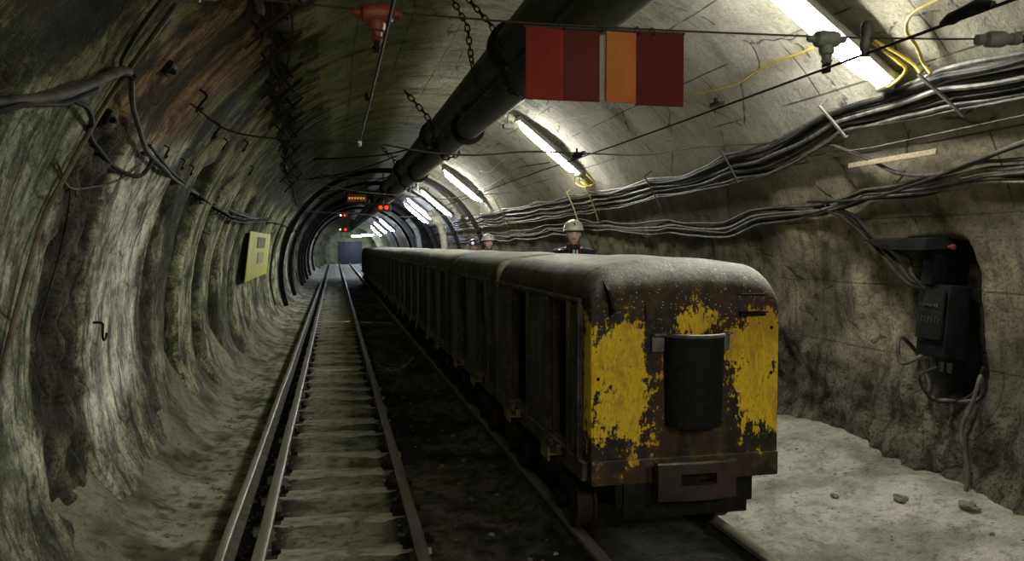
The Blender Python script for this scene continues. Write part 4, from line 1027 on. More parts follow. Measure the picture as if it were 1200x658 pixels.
# wood strip and rod
b = MB(); a0 = wall_pt(5.26, 27.6, 0.08); a1 = wall_pt(4.34, 28.4, 0.08); t = (a1-a0)
b.box((0, 0, 0), (t.length, 0.012, 0.036), None, 0.003); o = b.build('wood_strip', M['plank_wood']); o.location = (a0+a1)/2; o.rotation_euler = (0, 0, math.atan2(t.y, t.x)); tag(o, 'pale wooden strip on the right wall between the two cable bundles', 'wooden strip')
wire([wall_pt(5.7, 30.3, 0.06), wall_pt(4.9, 30.2, 0.085), wall_pt(3.7, 30.6, 0.085), wall_pt(3.0, 31, 0.07)], 0.005, M['cable_grey'], 'wire', 'thin straight pale wire running just above the wooden strip', 'wire')
# yellow cables
wire(smooth_path([wall_pt(7.1, 48.2, 0.03), wall_pt(6.4, 46.5, 0.03), wall_pt(6.0, 46.2, 0.03), wall_pt(5.5, 47.2, 0.03), wall_pt(5.0, 47.0, 0.04), wall_pt(4.75, 48.5, 0.05)]), 0.010, M['cable_yellow'], 'yellow_cable', 'yellow cable running left from the brightest lamp along the concrete', 'cable', 8)
wire(smooth_path([wall_pt(4.5, 44.5, 0.06), wall_pt(4.66, 41.5, 0.05), wall_pt(4.58, 39.4, 0.06), wall_pt(4.44, 38.6, 0.10), wall_pt(4.30, 39.6, 0.06), wall_pt(4.32, 41.2, 0.05), wall_pt(4.40, 44.6, 0.05)]), 0.011, M['cable_yellow'], 'yellow_cable', 'yellow cable hanging in a wide loop below the brightest lamp', 'cable', 8)
wire(smooth_path([wall_pt(4.38, 44.8, 0.05), wall_pt(4.30, 42.2, 0.04), wall_pt(4.22, 39.8, 0.05), wall_pt(4.17, 38.4, 0.09)]), 0.010, M['cable_yellow'], 'yellow_cable', 'straight short yellow cable dropping behind the loop to the bundle', 'cable', 8)
wire(smooth_path([wall_pt(3.4, 47.5, 0.05), wall_pt(3.75, 46.6, 0.04), wall_pt(4.0, 46.2, 0.04), wall_pt(4.12, 44.5, 0.04), wall_pt(4.13, 42.0, 0.04), wall_pt(4.15, 39.8, 0.05), wall_pt(4.10, 38.5, 0.09)]), 0.010, M['cable_yellow'], 'yellow_cable', 'yellow cable hooking down from the top right edge of the picture', 'cable', 8)
# yellow tails under the second lamp
for i, (dy, lb) in enumerate(((0.0, 'thin yellow cable loop hanging at the lower end of the second lamp'), (0.25, 'second thin yellow cable loop behind the first at the second lamp'))):
    wire(smooth_path([wall_pt(11.05+dy, 38.6, 0.06), wall_pt(11.25+dy, 36.2, 0.06), wall_pt(11.0+dy, 34.4, 0.08), wall_pt(10.75+dy, 34.8, 0.07), wall_pt(10.85+dy, 38.0, 0.05)]), 0.010, M['cable_yellow'], 'yellow_cable', lb, 'cable', 6)
# white wire scraps on the roof
wire(smooth_path([wall_pt(9.6, 55, 0.03), wall_pt(9.0, 53.5, 0.05), wall_pt(8.5, 52.5, 0.04), wall_pt(8.15, 54, 0.04), wall_pt(7.4, 52.5, 0.03), wall_pt(6.9, 53.0, 0.02)]), 0.006, M['wire_white'], 'white_wire', 'loose white wire curling along the roof right of the second lamp', 'wire')
wire(smooth_path([wall_pt(16.5, 53, 0.03), wall_pt(15.8, 51, 0.05), wall_pt(15, 52, 0.04), wall_pt(14, 53, 0.03)]), 0.009, M['wire_white'], 'white_wire', 'loose white wire curling beside the third lamp', 'wire')
# feeder line stapled along the roof between lamps
wire(smooth_path([wall_pt(Y, 46+1.5*math.sin(Y), 0.03) for Y in (12, 14, 16, 18, 20)]), 0.010, M['cable_black'], 'cable', 'dark cable along the roof between the second and third lamps', 'cable')

# ------------------------------------------------------------------ switch box in the right wall niche
sx = empty('switch_box', 'dark metal switch box set in a recess of the right wall', 'switch box', (4.08, 4.66, 0.95))
rotb = Matrix.Rotation(R_(5), 3, 'Y')
b = MB(); b.box((0, 0, 0.33), (0.18, 0.27, 0.50), rotb, 0.02); child(b, 'box_body', M['box_dark'], sx)
b = MB(); b.box((-0.105, 0, 0.38), (0.02, 0.24, 0.34), rotb, 0.008); child(b, 'box_door', M['box_dark'], sx)
b = MB()
for i in range(9): b.box((-0.118, 0.095-0.021*i, 0.445+0.003*math.sin(i*2.2)), (0.003, 0.014, 0.010+0.006*(i % 3)), rotb, 0)
child(b, 'faint_lettering', M['box_mark'], sx, 'faint worn yellowish marking')
b = MB()
for i in range(7): b.box((-0.118, 0.100-0.031*i, 0.345), (0.003, 0.005, 0.034), rotb, 0); b.box((-0.118, 0.092-0.031*i, 0.345+0.017*(1 if i % 2 else -1)), (0.003, 0.018, 0.006), rotb, 0)
child(b, 'faint_marks', M['box_mark'], sx)
b = MB(); b.box((-0.03, 0.06, 0.68), (0.12, 0.11, 0.22), Matrix.Rotation(0.15, 3, 'Y'), 0.02); child(b, 'cable_entry', M['box_dark'], sx)
b = MB(); b.lathe([(0.014, 0), (0.014, 0.04), (0.02, 0.045), (0.02, 0.06), (0.01, 0.065)], (-0.02, -0.06, 0.84), (-0.3, -1, 0), 10); child(b, 'red_knob', M['strap_red'], sx, 'dull red knob')
for i in range(4):
    b = MB(); b.lathe([(0.018, 0), (0.018, -0.05), (0.012, -0.07)], (-0.04, 0.10-0.07*i, 0.06), (0, 0, 1), 10); child(b, 'cable_gland', M['cable_dusty'], sx)
b = MB(); b.add([(-0.18, 0, 0), (-0.18, 0.66, 0.0), (0.08, 0.66, 0.02), (0.08, 0, 0.02), (-0.20, -0.02, -0.075), (-0.16, 0.45, -0.075), (0.08, 0.45, -0.06), (0.08, -0.02, -0.06)], [(0, 1, 2, 3), (7, 6, 5, 4), (0, 4, 5, 1), (1, 5, 6, 2), (2, 6, 7, 3), (3, 7, 4, 0)])
o = b.build('hood_plate', M['box_dark']); o.location = (4.07, 4.62, 1.845); tag(o, 'dark sloped metal plate above the switch box, under the lower cable bundle', 'metal plate')
for i in range(3):
    wire(smooth_path([wall_pt(5.75+0.1*i, 21.5, 0.06), wall_pt(5.45+0.06*i, 19.5, 0.07+0.01*i), wall_pt(5.2+0.05*i, 15.5, 0.08), wall_pt(4.98+0.04*i, 12.5, 0.06+0.03*i), (3.92-0.02*i, 4.78, 1.60-0.03*i), (3.97, 4.72, 1.50)]), 0.013, M['cable_black'], 'cable', ['upper', 'middle', 'lower'][i]+' black cable curving down from the lower bundle to the switch box', 'cable', 8, 'feeder cables of the switch box')
wire(smooth_path([(4.00, 4.72, 1.05), (3.90, 4.84, 0.97), (3.93, 4.90, 1.15), wall_pt(4.98, -2, 0.05), wall_pt(4.9, -6.0, 0.06), wall_pt(4.7, -7.5, 0.07), wall_pt(4.45, -6.5, 0.07), wall_pt(4.38, -3.2, 0.06), wall_pt(4.38, -7, 0.05), wall_pt(4.40, -11, 0.05), wall_pt(4.32, -16, 0.06), wall_pt(4.22, -21.5, 0.05)]), 0.014, M['cable_dusty'], 'cable', 'dusty cable looping under the switch box and dropping to the ground', 'cable', 8)
wire(smooth_path([(4.0, 4.62, 0.97), (3.9, 4.66, 0.90), wall_pt(4.62, -7.6, 0.12), wall_pt(4.5, -6.2, 0.12), wall_pt(4.42, -2.0, 0.08)]), 0.010, M['cable_black'], 'cable', 'thin black cable coiled below the switch box', 'cable', 8)

# ------------------------------------------------------------------ left wall fittings
def inw(p, h):
    """move a point given on the nominal circle inward from the real wall surface by h"""
    th = math.degrees(math.atan2(p[2]-ZC, p[0]-XC)) % 360
    return wall_pt(p[1], th, h)
def wl(pts, h, r, mat, name, label, cat='cable', n=8, group=None):
    return wire(smooth_path([inw(p, h if not hasattr(h, '__len__') else h[i]) for i, p in enumerate(pts)]), r, M[mat], name, label, cat, n, group)
wl([(-1.30, 2.6, 2.10), (-1.29, 3.0, 2.17), (-1.24, 3.39, 2.29), (-1.17, 3.74, 2.43), (-1.09, 4.08, 2.56), (-1.03, 4.30, 2.66), (-1.01, 4.42, 2.68)], 0.05, 0.024, 'cable_dusty', 'hose', 'thick dusty hose on the left wall coming in from the left picture edge', 'hose', 10)
wl([(-1.28, 2.7, 2.08), (-1.26, 3.2, 2.19), (-1.19, 3.60, 2.36), (-1.15, 3.95, 2.43), (-1.10, 4.2, 2.55)], 0.04, 0.014, 'cable_black', 'cable', 'thin dark cable under the thick hose on the left wall')
b = MB(); b.tube([(0.035*math.cos(a_), 0.045*math.sin(a_), 0.01*math.sin(a_)) for a_ in [2*PI*i/14 for i in range(14)]], 0.011, 8, closed=True); o = b.build('hook_ring', M['dark_iron']); o.location = inw((-1.02, 4.43, 2.68), 0.05); o.rotation_euler = (0, R_(52), 0); tag(o, 'dark ring at the end of the thick hose high on the left wall', 'ring')
wl([(-0.45, 4.2, 3.35), (-0.73, 4.30, 3.03), (-1.03, 4.47, 2.65), (-1.15, 4.46, 2.45), (-1.30, 4.38, 2.12), (-1.38, 4.33, 1.90), (-1.48, 4.20, 1.43), (-1.53, 4.03, 1.05), (-1.53, 3.9, 0.8)], 0.03, 0.013, 'cable_brown', 'cable', 'brownish cable running all the way down the left wall from the roof', 'cable') if 'cable_brown' in M else None
grimy('cable_brown', (0.035, 0.025, 0.012), (0.14, 0.10, 0.035), 0.5, 0, 10, 0.2)
wl([(-0.45, 4.2, 3.35), (-0.73, 4.30, 3.03), (-1.03, 4.47, 2.65), (-1.15, 4.46, 2.45), (-1.30, 4.38, 2.12), (-1.38, 4.33, 1.90), (-1.48, 4.20, 1.43), (-1.53, 4.03, 1.05), (-1.53, 3.9, 0.8)], 0.03, 0.013, 'cable_brown', 'cable', 'brownish cable running all the way down the left wall from the roof')
wl([(-0.50, 4.0, 3.30), (-0.85, 4.12, 2.97), (-1.02, 4.27, 2.75), (-1.06, 4.38, 2.70)], 0.03, 0.010, 'cable_black', 'cable', 'short black cable high on the left wall left of the brownish one')
wl([(-1.19, 4.04, 2.48), (-1.20, 4.18, 2.49), (-1.22, 4.35, 2.45), (-1.25, 4.64, 2.38), (-1.27, 4.90, 2.33), (-1.29, 5.30, 2.27), (-1.29, 5.62, 2.27), (-1.26, 5.75, 2.36), (-1.24, 5.72, 2.42), (-1.25, 5.55, 2.42)], [0.04, 0.05, 0.04, 0.04, 0.04, 0.05, 0.06, 0.06, 0.05, 0.04], 0.014, 'cable_black', 'cable', 'black cable sagging off the thick hose and curling back up on the left wall')
wl([(-1.06, 4.50, 2.70), (-1.12, 4.85, 2.60), (-1.17, 5.2, 2.52), (-1.22, 5.59, 2.43), (-1.25, 6.22, 2.38), (-1.27, 7.0, 2.34), (-1.29, 8.10, 2.30), (-1.30, 9.6, 2.27), (-1.31, 11.74, 2.25), (-1.30, 15, 2.28), (-1.26, 20.31, 2.34), (-1.26, 30, 2.34)], 0.055, 0.015, 'cable_dusty', 'cable', 'dusty cable running along the left wall into the distance')
wl([(-1.20, 5.62, 2.47), (-1.24, 6.3, 2.40), (-1.27, 7.2, 2.36), (-1.29, 8.10, 2.32), (-1.30, 9.6, 2.29), (-1.31, 11.74, 2.28), (-1.30, 15, 2.31), (-1.26, 20.31, 2.37)], 0.04, 0.011, 'cable_black', 'cable', 'black cable running just above the dusty one along the left wall')
wl([(-1.36, 4.62, 2.12), (-1.40, 4.66, 2.0), (-1.48, 4.84, 1.74), (-1.53, 4.68, 1.47), (-1.54, 4.6, 1.3)], 0.03, 0.005, 'cable_black', 'cable', 'very thin black wire hanging right of the brownish cable on the left wall', 'wire')
wl([(-1.30, 4.25, 2.20), (-1.34, 4.6, 2.1), (-1.33, 5.0, 2.12), (-1.31, 5.4, 2.2), (-1.27, 5.7, 2.35)], 0.02, 0.006, 'cable_brown', 'cable', 'thin brownish wire bowing across to the cable curl on the left wall', 'wire')
# chain along the cable in the distance
chain([inw(p, 0.07) for p in ((-1.29, 8.2, 2.27), (-1.31, 9.5, 2.22), (-1.31, 10.6, 2.16), (-1.32, 12.0, 2.18), (-1.31, 13.5, 2.24), (-1.28, 15.5, 2.32))], 'chain hanging along the cable on the left wall above the yellow notice', BIGLINK, 0.088)
# hooks
def hook(p, label, s=1.0, flip=1):
    b = MB(); t = R_(math.degrees(math.atan2(p[2]-ZC, p[0]-XC))); 
    up = Vector((math.sin(t), 0, -math.cos(t))) * -1; up = Vector((-math.sin(t), 0, math.cos(t)))
    if up.z < 0: up = -up
    out = Vector((-math.cos(t), 0, -math.sin(t))); al = Vector((0, flip, 0))
    c = inw(p, 0.0)
    pts = [Vector((0, 0, 0))-out*0.02, out*0.035*s, out*0.04*s-up*0.03*s, out*0.04*s-up*0.06*s+al*0.008, out*0.04*s-up*0.078*s+al*0.03*s, out*0.04*s-up*0.072*s+al*0.055*s, out*0.04*s-up*0.05*s+al*0.066*s]
    b.tube(smooth_path(pts, 4), 0.0055*s, 6); o = b.build('wall_hook', M['dark_iron']); o.location = c
    return tag(o, label, 'hook', 'iron hooks on the left wall')
HK = [((-1.54, 5.60, 1.30), 'S-shaped iron hook on the pale band of the left wall', 1.5), ((-0.92, 5.96, 2.90), 'iron hook high on the left wall, upper of two with long shanks', 1.7),
      ((-0.98, 6.95, 2.84), 'iron hook high on the left wall, lower right of two with long shanks', 1.7), ((-1.19, 6.1, 2.52), 'first small iron hook above the left wall cable, counted from the left', 1.0),
      ((-1.20, 6.7, 2.50), 'second small iron hook above the left wall cable, counted from the left', 1.0), ((-1.20, 7.3, 2.49), 'third small iron hook above the left wall cable, counted from the left', 1.0),
      ((-1.20, 7.95, 2.47), 'fourth small iron hook above the left wall cable, counted from the left', 1.0), ((-1.00, 7.87, 2.80), 'small iron hook by the faint wire ring on the left wall', 1.3),
      ((-0.92, 8.72, 2.91), 'right-hand iron hook below the ceiling seam on the left wall', 1.4), ((-1.0, 10.2, 2.78), 'far iron hook between the ceiling seam and the left wall chain', 1.4)]
for p, lb, s in HK: hook(p, lb, s)
def wallbox(p, label):
    root = empty('wall_anchor', label, 'wall anchor', inw(p, 0.0))
    t = math.atan2(p[2]-ZC, p[0]-XC); q = Matrix.Rotation(PI/2-t, 3, 'Y')
    b = MB(); b.box(q @ Vector((0, 0, -0.02)), (0.09, 0.11, 0.03), q, 0.005); child(b, 'anchor_plate', M['dark_iron'], root)
    b = MB(); b.lathe([(0.02, 0), (0.02, 0.04), (0.012, 0.06)], (0, 0, 0), q @ Vector((0, 0, -1)), 8); child(b, 'anchor_bolt', M['dark_iron'], root)
    b = MB(); b.ball(q @ Vector((0, 0, -0.065)), 0.012, 8, 6); child(b, 'bolt_tip', M['cable_grey'], root)
wallbox((-0.95, 5.08, 2.85), 'dark anchor bolt in a black hole high on the left wall')
wallbox((-1.20, 4.75, 2.50), 'dark anchor where the cables meet on the left wall')
# yellow notice
root = empty('notice_board', 'faded yellow-green notice on the left wall, above the guard rail', 'notice', inw((-1.47, 15.3, 1.62), 0.10))
rz = Matrix.Rotation(R_(0), 3, 'Y')
def npl(y0, y1, z0, z1, x0, x1, mat, name, lab=None):
    c = inw((-1.47, 15.3, 1.62), 0.10); vs = []
    for dx in (0, 0.012):
        vs += [(x0+dx, y0, z0), (x0+dx, y1, z0), (x1+dx, y1, z1), (x1+dx, y0, z1)]
    b = MB(); b.add(vs, [(0, 1, 2, 3), (7, 6, 5, 4), (0, 4, 5, 1), (1, 5, 6, 2), (2, 6, 7, 3), (3, 7, 4, 0)]); return child(b, name, mat, root, lab)
npl(-1.9, 2.2, -0.40, 0.42, 0.0, 0.10, M['notice_yellow'], 'notice_sheet')
npl(-0.6, 0.9, 0.14, 0.34, 0.080, 0.104, M['notice_ink'], 'printed_block', 'dark smudged print block')
npl(-0.3, 0.9, -0.14, 0.06, 0.046, 0.070, M['notice_faded'], 'faded_print', 'faded reddish print block')
# brackets along the broken seam at the top of the left wall
STONE_GEO = []
for q_ in range(3):
    bm = bmesh.new(); bmesh.ops.create_icosphere(bm, subdivisions=2, radius=1)
    STONE_GEO.append(([tuple(v.co*(0.7+0.7*nz(v.co.x*1.4+q_*3, v.co.y*1.4, v.co.z*1.4))) for v in bm.verts], [tuple(v.index for v in f.verts) for f in bm.faces])); bm.free()
def seam_bracket(Y, i):
    th = interp(SEAM, Y); root = empty('ceiling_bracket', 'x', 'bracket', wall_pt(Y, th, 0.0))
    c = wall_pt(Y, th, 0.0); s = 1.0
    rnd = random.Random(i*13+1)
    P = lambda dY, dth, h: wall_pt(Y+dY, th+dth, h, False)-c
    b = MB(); b.tube([P(0.0, -4.5, 0.06), P(0.03, 3.5+rnd.random()*3, 0.07)], 0.014, 6); b.tube([P(0.07, -4.0, 0.06), P(0.10, 4+rnd.random()*2, 0.08)], 0.010, 6); child(b, 'bracket_bar', M['rust_iron'], root)
    b = MB(); b.tube([P(0.03, -1.5, -0.04), P(0.03, -1.5, 0.12)], 0.010, 6); b.tube([P(0.05, 2.5, -0.06), P(0.05, 2.5, 0.11)], 0.010, 6); child(b, 'bracket_stud', M['dark_iron'], root)
    if i in (0, 1, 3, 6):
        b = MB(); vs0, fs0 = STONE_GEO[i % 3]; q_ = P(-0.15, 0.8, 0.0); b.add([q_+Vector((v_[0]*0.05, v_[1]*0.10, v_[2]*0.07)) for v_ in vs0], fs0); child(b, 'stone_wedge', M['stone'], root, 'pale stone wedge')
    return root
SB = [5.6, 6.35, 7.3, 7.9, 8.8, 9.6, 10.6, 12, 13.6, 15.4]
SBL = ['first rusty bracket on the dark ceiling seam, nearest the viewer at the top edge'] + ['%s rusty bracket along the dark ceiling seam, counted from the viewer' % w_ for w_ in ('second', 'third', 'fourth', 'fifth', 'sixth', 'seventh', 'eighth', 'ninth', 'tenth')]
for i, Y in enumerate(SB): tag(seam_bracket(Y, i), SBL[i], 'bracket', 'brackets along the ceiling seam')
wire(smooth_path([wall_pt(Y, interp(SEAM, Y)+1.2*math.sin(Y*2.1), 0.05+0.02*math.sin(Y*3.3)) for Y in (4.4, 5.0, 5.6, 6.2, 6.8, 7.4, 8.2, 9, 10, 11.5, 13, 15, 18, 22)], 4), 0.014, M['cable_black'], 'cable', 'black cable threaded through the brackets along the ceiling seam')
wire(smooth_path([wall_pt(Y, interp(SEAM, Y)-2+1.0*math.sin(Y*1.5+2), 0.06) for Y in (4.4, 5.2, 6, 7, 8, 9.2, 11, 13, 16, 20)], 4), 0.010, M['rust_iron'], 'cable', 'rusty wire beside the black cable of the ceiling seam')

# ------------------------------------------------------------------ steel arches deep in the tunnel
def make_arch():
    b = MB(); n = 44; vs = []; fs = []; a0, a1 = -18, 198; r0 = RT-0.30
    for i in range(n+1):
        a = R_(a0+(a1-a0)*i/n)
        for (dr, dy) in ((0, -0.045), (0, 0.045), (0.02, 0.045), (0.02, 0.012), (0.10, 0.012), (0.10, 0.06), (0.12, 0.06), (0.12, -0.06), (0.10, -0.06), (0.10, -0.012), (0.02, -0.012), (0.02, -0.045)):
            vs.append(((r0+dr)*math.cos(a), dy, (r0+dr)*math.sin(a)))
    m = 12
    for i in range(n):
        for j in range(m): fs.append((i*m+j, i*m+(j+1) % m, (i+1)*m+(j+1) % m, (i+1)*m+j))
    fs += [tuple(range(m)), tuple(range(n*m, n*m+m))[::-1]]; b.add(vs, fs)
    root = empty('steel_arch', 'x', 'steel arch'); child(b, 'arch_rib', M['dark_iron'], root)
    for a in (25, 155):
        c = MB(); ar = R_(a); c.box(((r0+0.06)*math.cos(ar), 0, (r0+0.06)*math.sin(ar)), (0.17, 0.17, 0.10), Matrix.Rotation(-ar, 3, 'Y'), 0.01); child(c, 'arch_joint', M['dark_iron'], root)
    return root
arch = make_arch(); AY = [20.5, 24.8, 30.8, 33.0, 36.5, 41, 49]
AW = ['first', 'second', 'third', 'fourth', 'fifth', 'sixth', 'seventh', 'eighth', 'ninth', 'tenth', 'eleventh']
for i, Y in enumerate(AY):
    o = arch if i == 0 else copy_tree(arch); o.location = (XC, Y, ZC); tag(o, 'rusty steel arch ring lining the far tunnel, %s from the viewer' % AW[i], 'steel arch', 'steel arches in the far tunnel')
# leaning pale timber props beyond the lamps on the right
for (x, Y, lb) in ((3.42, 25.0, 'pale crooked timber prop against the right wall, nearer one behind the train'), (3.35, 32.0, 'pale crooked timber prop against the right wall, farther one behind the train')):
    b = MB(); b.tube(smooth_path([(0, 0, 0), (0.05, 0, 0.8), (-0.02, 0, 1.7), (-0.15, 0, 2.3), (-0.5, 0, 2.75)], 4), [0.13]*8+[0.11]*9, 10); o = b.build('timber_prop', M['prop_pale'] if 'prop_pale' in M else grimy('prop_pale', (0.16, 0.155, 0.13), (0.36, 0.35, 0.3), 0.85)); o.location = (x, Y, 0.1); tag(o, lb, 'timber prop')

# illuminated board, signal lights on hangers
def hanger_board():
    root = empty('illuminated_board', 'amber rectangular board hanging from the roof above the empty track, in mid distance', 'sign', (0.62, 21.8, 3.08))
    b = MB(); b.box((0, 0, 0), (0.62, 0.10, 0.34), None, 0.02); child(b, 'board_case', M['sign_frame'], root)
    b = MB(); b.box((-0.02, -0.055, 0.0), (0.50, 0.012, 0.20), None, 0.004); child(b, 'board_face', M['sign_amber'], root)
    b = MB()
    for i in range(6): b.box((-0.22+0.075*i, -0.064, -0.01), (0.045, 0.004, 0.055), None, 0.001)
    child(b, 'board_blocks', M['amber_glow'], root)
    for s in (-1, 1):
        b = MB(); b.tube([(s*0.25, 0, 0.16), (s*0.25, 0, 0.80)], 0.012, 6); child(b, 'hanger_rod', M['dark_iron'], root)
hanger_board()
def red_light(loc, label, two=True, rod=0.6, s=1.0, white=False):
    root = empty('signal_light', label, 'signal light', loc)
    b = MB(); b.box((0, 0, 0), (0.42*s, 0.14, 0.22*s), None, 0.02); child(b, 'signal_case', M['sign_frame'], root)
    for x in ((-0.08, 0.08) if two else (0.03,)):
        b = MB(); b.lathe([(0.055*s, 0.0), (0.055*s, 0.03), (0.035*s, 0.045)], (x*s, -0.07, 0), (0, -1, 0), 14); child(b, 'red_lens', M['red_glow'], root)
        b = MB(); b.tube([(x*s+0.07*s*math.cos(a_), -0.11, 0.07*s*math.sin(a_)) for a_ in [PI*i/8 for i in range(9)]], 0.012*s, 6); child(b, 'lens_hood', M['sign_frame'], root)
    if white:
        b = MB(); b.lathe([(0.028, 0.0), (0.028, 0.03)], (-0.18*s, -0.07, 0.0), (0, -1, 0), 10); child(b, 'white_lens', M['white_glow'], root)
    b = MB(); b.tube([(0, 0, 0.1*s), (0, 0, rod)], 0.014, 6); child(b, 'hanger_rod', M['dark_iron'], root)
red_light((1.33, 22.3, 2.85), 'red twin signal light hanging in mid tunnel, right of the amber board', True, 1.12)
red_light((0.42, 34.0, 2.47), 'lower red signal light with a small white lamp, left below the amber board', False, 1.36, 1.0, True)
red_light((0.36, 30.5, 2.93), 'upper dim red signal light, left below the amber board', False, 0.90, 0.7, True)
# loose flat panels lit near the pipes
for (loc, rot, lb) in (((1.95, 19.0, 3.05), (0.3, 0.4, 0.6), 'small pale plate hanging by the pipes left of the lamp pair'), ((2.05, 22.0, 2.95), (0.2, 0.2, -0.3), 'pale reflector plate hanging right of the red twin signal')):
    b = MB(); from mathutils import Euler; b.box((0, 0, 0), (0.34, 0.10, 0.02), Euler(rot).to_matrix(), 0.006); b.tube([(0, 0, 0), (0, 0, 0.92)], 0.008, 5); o = b.build('hanging_plate', M['lamp_metal']); o.location = loc; tag(o, lb, 'plate')
# roof cable tangle deep in the tunnel
for i in range(7):
    y0 = 15+i*1.9; t0 = 126+6*math.sin(i*1.7)
    wire(smooth_path([wall_pt(y0, t0, 0.05), wall_pt(y0+0.5, t0-14, 0.28+0.05*(i % 3)), wall_pt(y0+0.9, t0-28, 0.34), wall_pt(y0+1.3, t0-44, 0.12)], 5), 0.016, M['cable_black'], 'cable', '%s drooping black cable across the dark crown of the far tunnel' % AW[i], 'cable', 6, 'cables drooping from the far crown')
# vertical cables / posts on the left wall near the notice
for Y, lb in ((19.6, 'thin dark vertical conduit on the left wall right of the yellow notice'), (22.6, 'dark vertical conduit on the left wall, second right of the yellow notice')):
    wire([wall_pt(Y, t_, 0.06) for t_ in range(150, 200, 5)], 0.022, M['cable_black'], 'conduit', lb, 'conduit', 6)

# ------------------------------------------------------------------ stones, painted puddle reflection
def stone_me(seed):
    bm = bmesh.new(); bmesh.ops.create_icosphere(bm, subdivisions=2, radius=1)
    for v in bm.verts: v.co *= 0.75+0.5*nz(v.co.x*1.3+seed*3, v.co.y*1.3, v.co.z*1.3); v.co.z *= 0.65
    me = bpy.data.meshes.new('stone'); bm.to_mesh(me); bm.free(); me.materials.append(M['stone']); return me
ST = [stone_me(i) for i in range(5)]
b = MB(); rnd = random.Random(3)
tmp = []
for me in ST:
    tmp.append(([v.co.copy() for v in me.vertices], [tuple(p.vertices) for p in me.polygons]))
def scatter(n, xr, yr, smin, smax):
    for _ in range(n):
        x = rnd.uniform(*xr); Y = rnd.uniform(yr[0]**0.5, yr[1]**0.5)**2; s = rnd.uniform(smin, smax)*(1 if rnd.random() < .85 else 1.7)
        vs, fs = tmp[rnd.randrange(5)]; a = rnd.random()*6.28; ca, sa = math.cos(a), math.sin(a)
        z = floor_z(x, Y)+s*0.1
        b.add([(x+s*(v.x*ca-v.y*sa), Y+s*(v.x*sa+v.y*ca), z+s*v.z) for v in vs], fs)
scatter(170, (-0.60, -0.45), (3.5, 14), 0.006, 0.018)
scatter(120, (-1.3, -0.7), (3.5, 14), 0.006, 0.020)
scatter(130, (-0.36, -0.22), (3.5, 12), 0.006, 0.016)
scatter(110, (0.30, 0.42), (3.5, 12), 0.006, 0.016)
scatter(160, (0.55, 1.32), (3.8, 14), 0.006, 0.022)
scatter(110, (2.45, 3.8), (3.2, 9), 0.005, 0.014)
o = b.build('loose_stones', M['stone']); tag(o, 'scattered loose gravel on the floor along the rails', 'gravel', None, 'stuff')
for (x, Y, s, lb) in ((-1.12, 9.6, 0.07, 'fist-sized stone at the foot of the left wall'), (3.52, 4.35, 0.055, 'stone at the foot of the right wall near the dropped cable'), (3.30, 4.72, 0.035, 'small flat stone on the pale dust right of the train'), (3.72, 4.0, 0.07, 'dark stone in the lower right corner by the wall')):
    o = bpy.data.objects.new('stone', ST[int(Y*10) % 5]); COL.objects.link(o); o.location = (x, Y, floor_z(x, Y)+s*0.3); o.scale = (s, s*1.2, s*0.8); tag(o, lb, 'stone')
b = MB(); vs = []; fs = []; N = 30  # pale strip standing in for water reflecting on the mud
for i in range(N+1):
    t = i/N; x = 0.62+0.62*t; Y = 11.7+1.35*(t-0.35)**2*2.2+0.08*nz(t*7, 1); wd = 0.05+0.10*max(0, nz(t*9, 4))+0.06*math.sin(PI*t)
    for s in (-1, 1): vs.append((x, Y+s*wd, floor_z(x, Y+s*wd)+0.008))
    for s in (-1, 1): vs.append((x, Y+s*wd, floor_z(x, Y+s*wd)-0.01))
for i in range(N): k0 = i*4; fs += [(k0, k0+1, k0+5, k0+4), (k0, k0+4, k0+6, k0+2), (k0+1, k0+3, k0+7, k0+5)]
b.add(vs, fs); o = b.build('puddle_gleam', M['puddle_gleam']); tag(o, 'broken curved streak of painted puddle reflection on the dark mud between the tracks', 'crust', None, 'stuff')

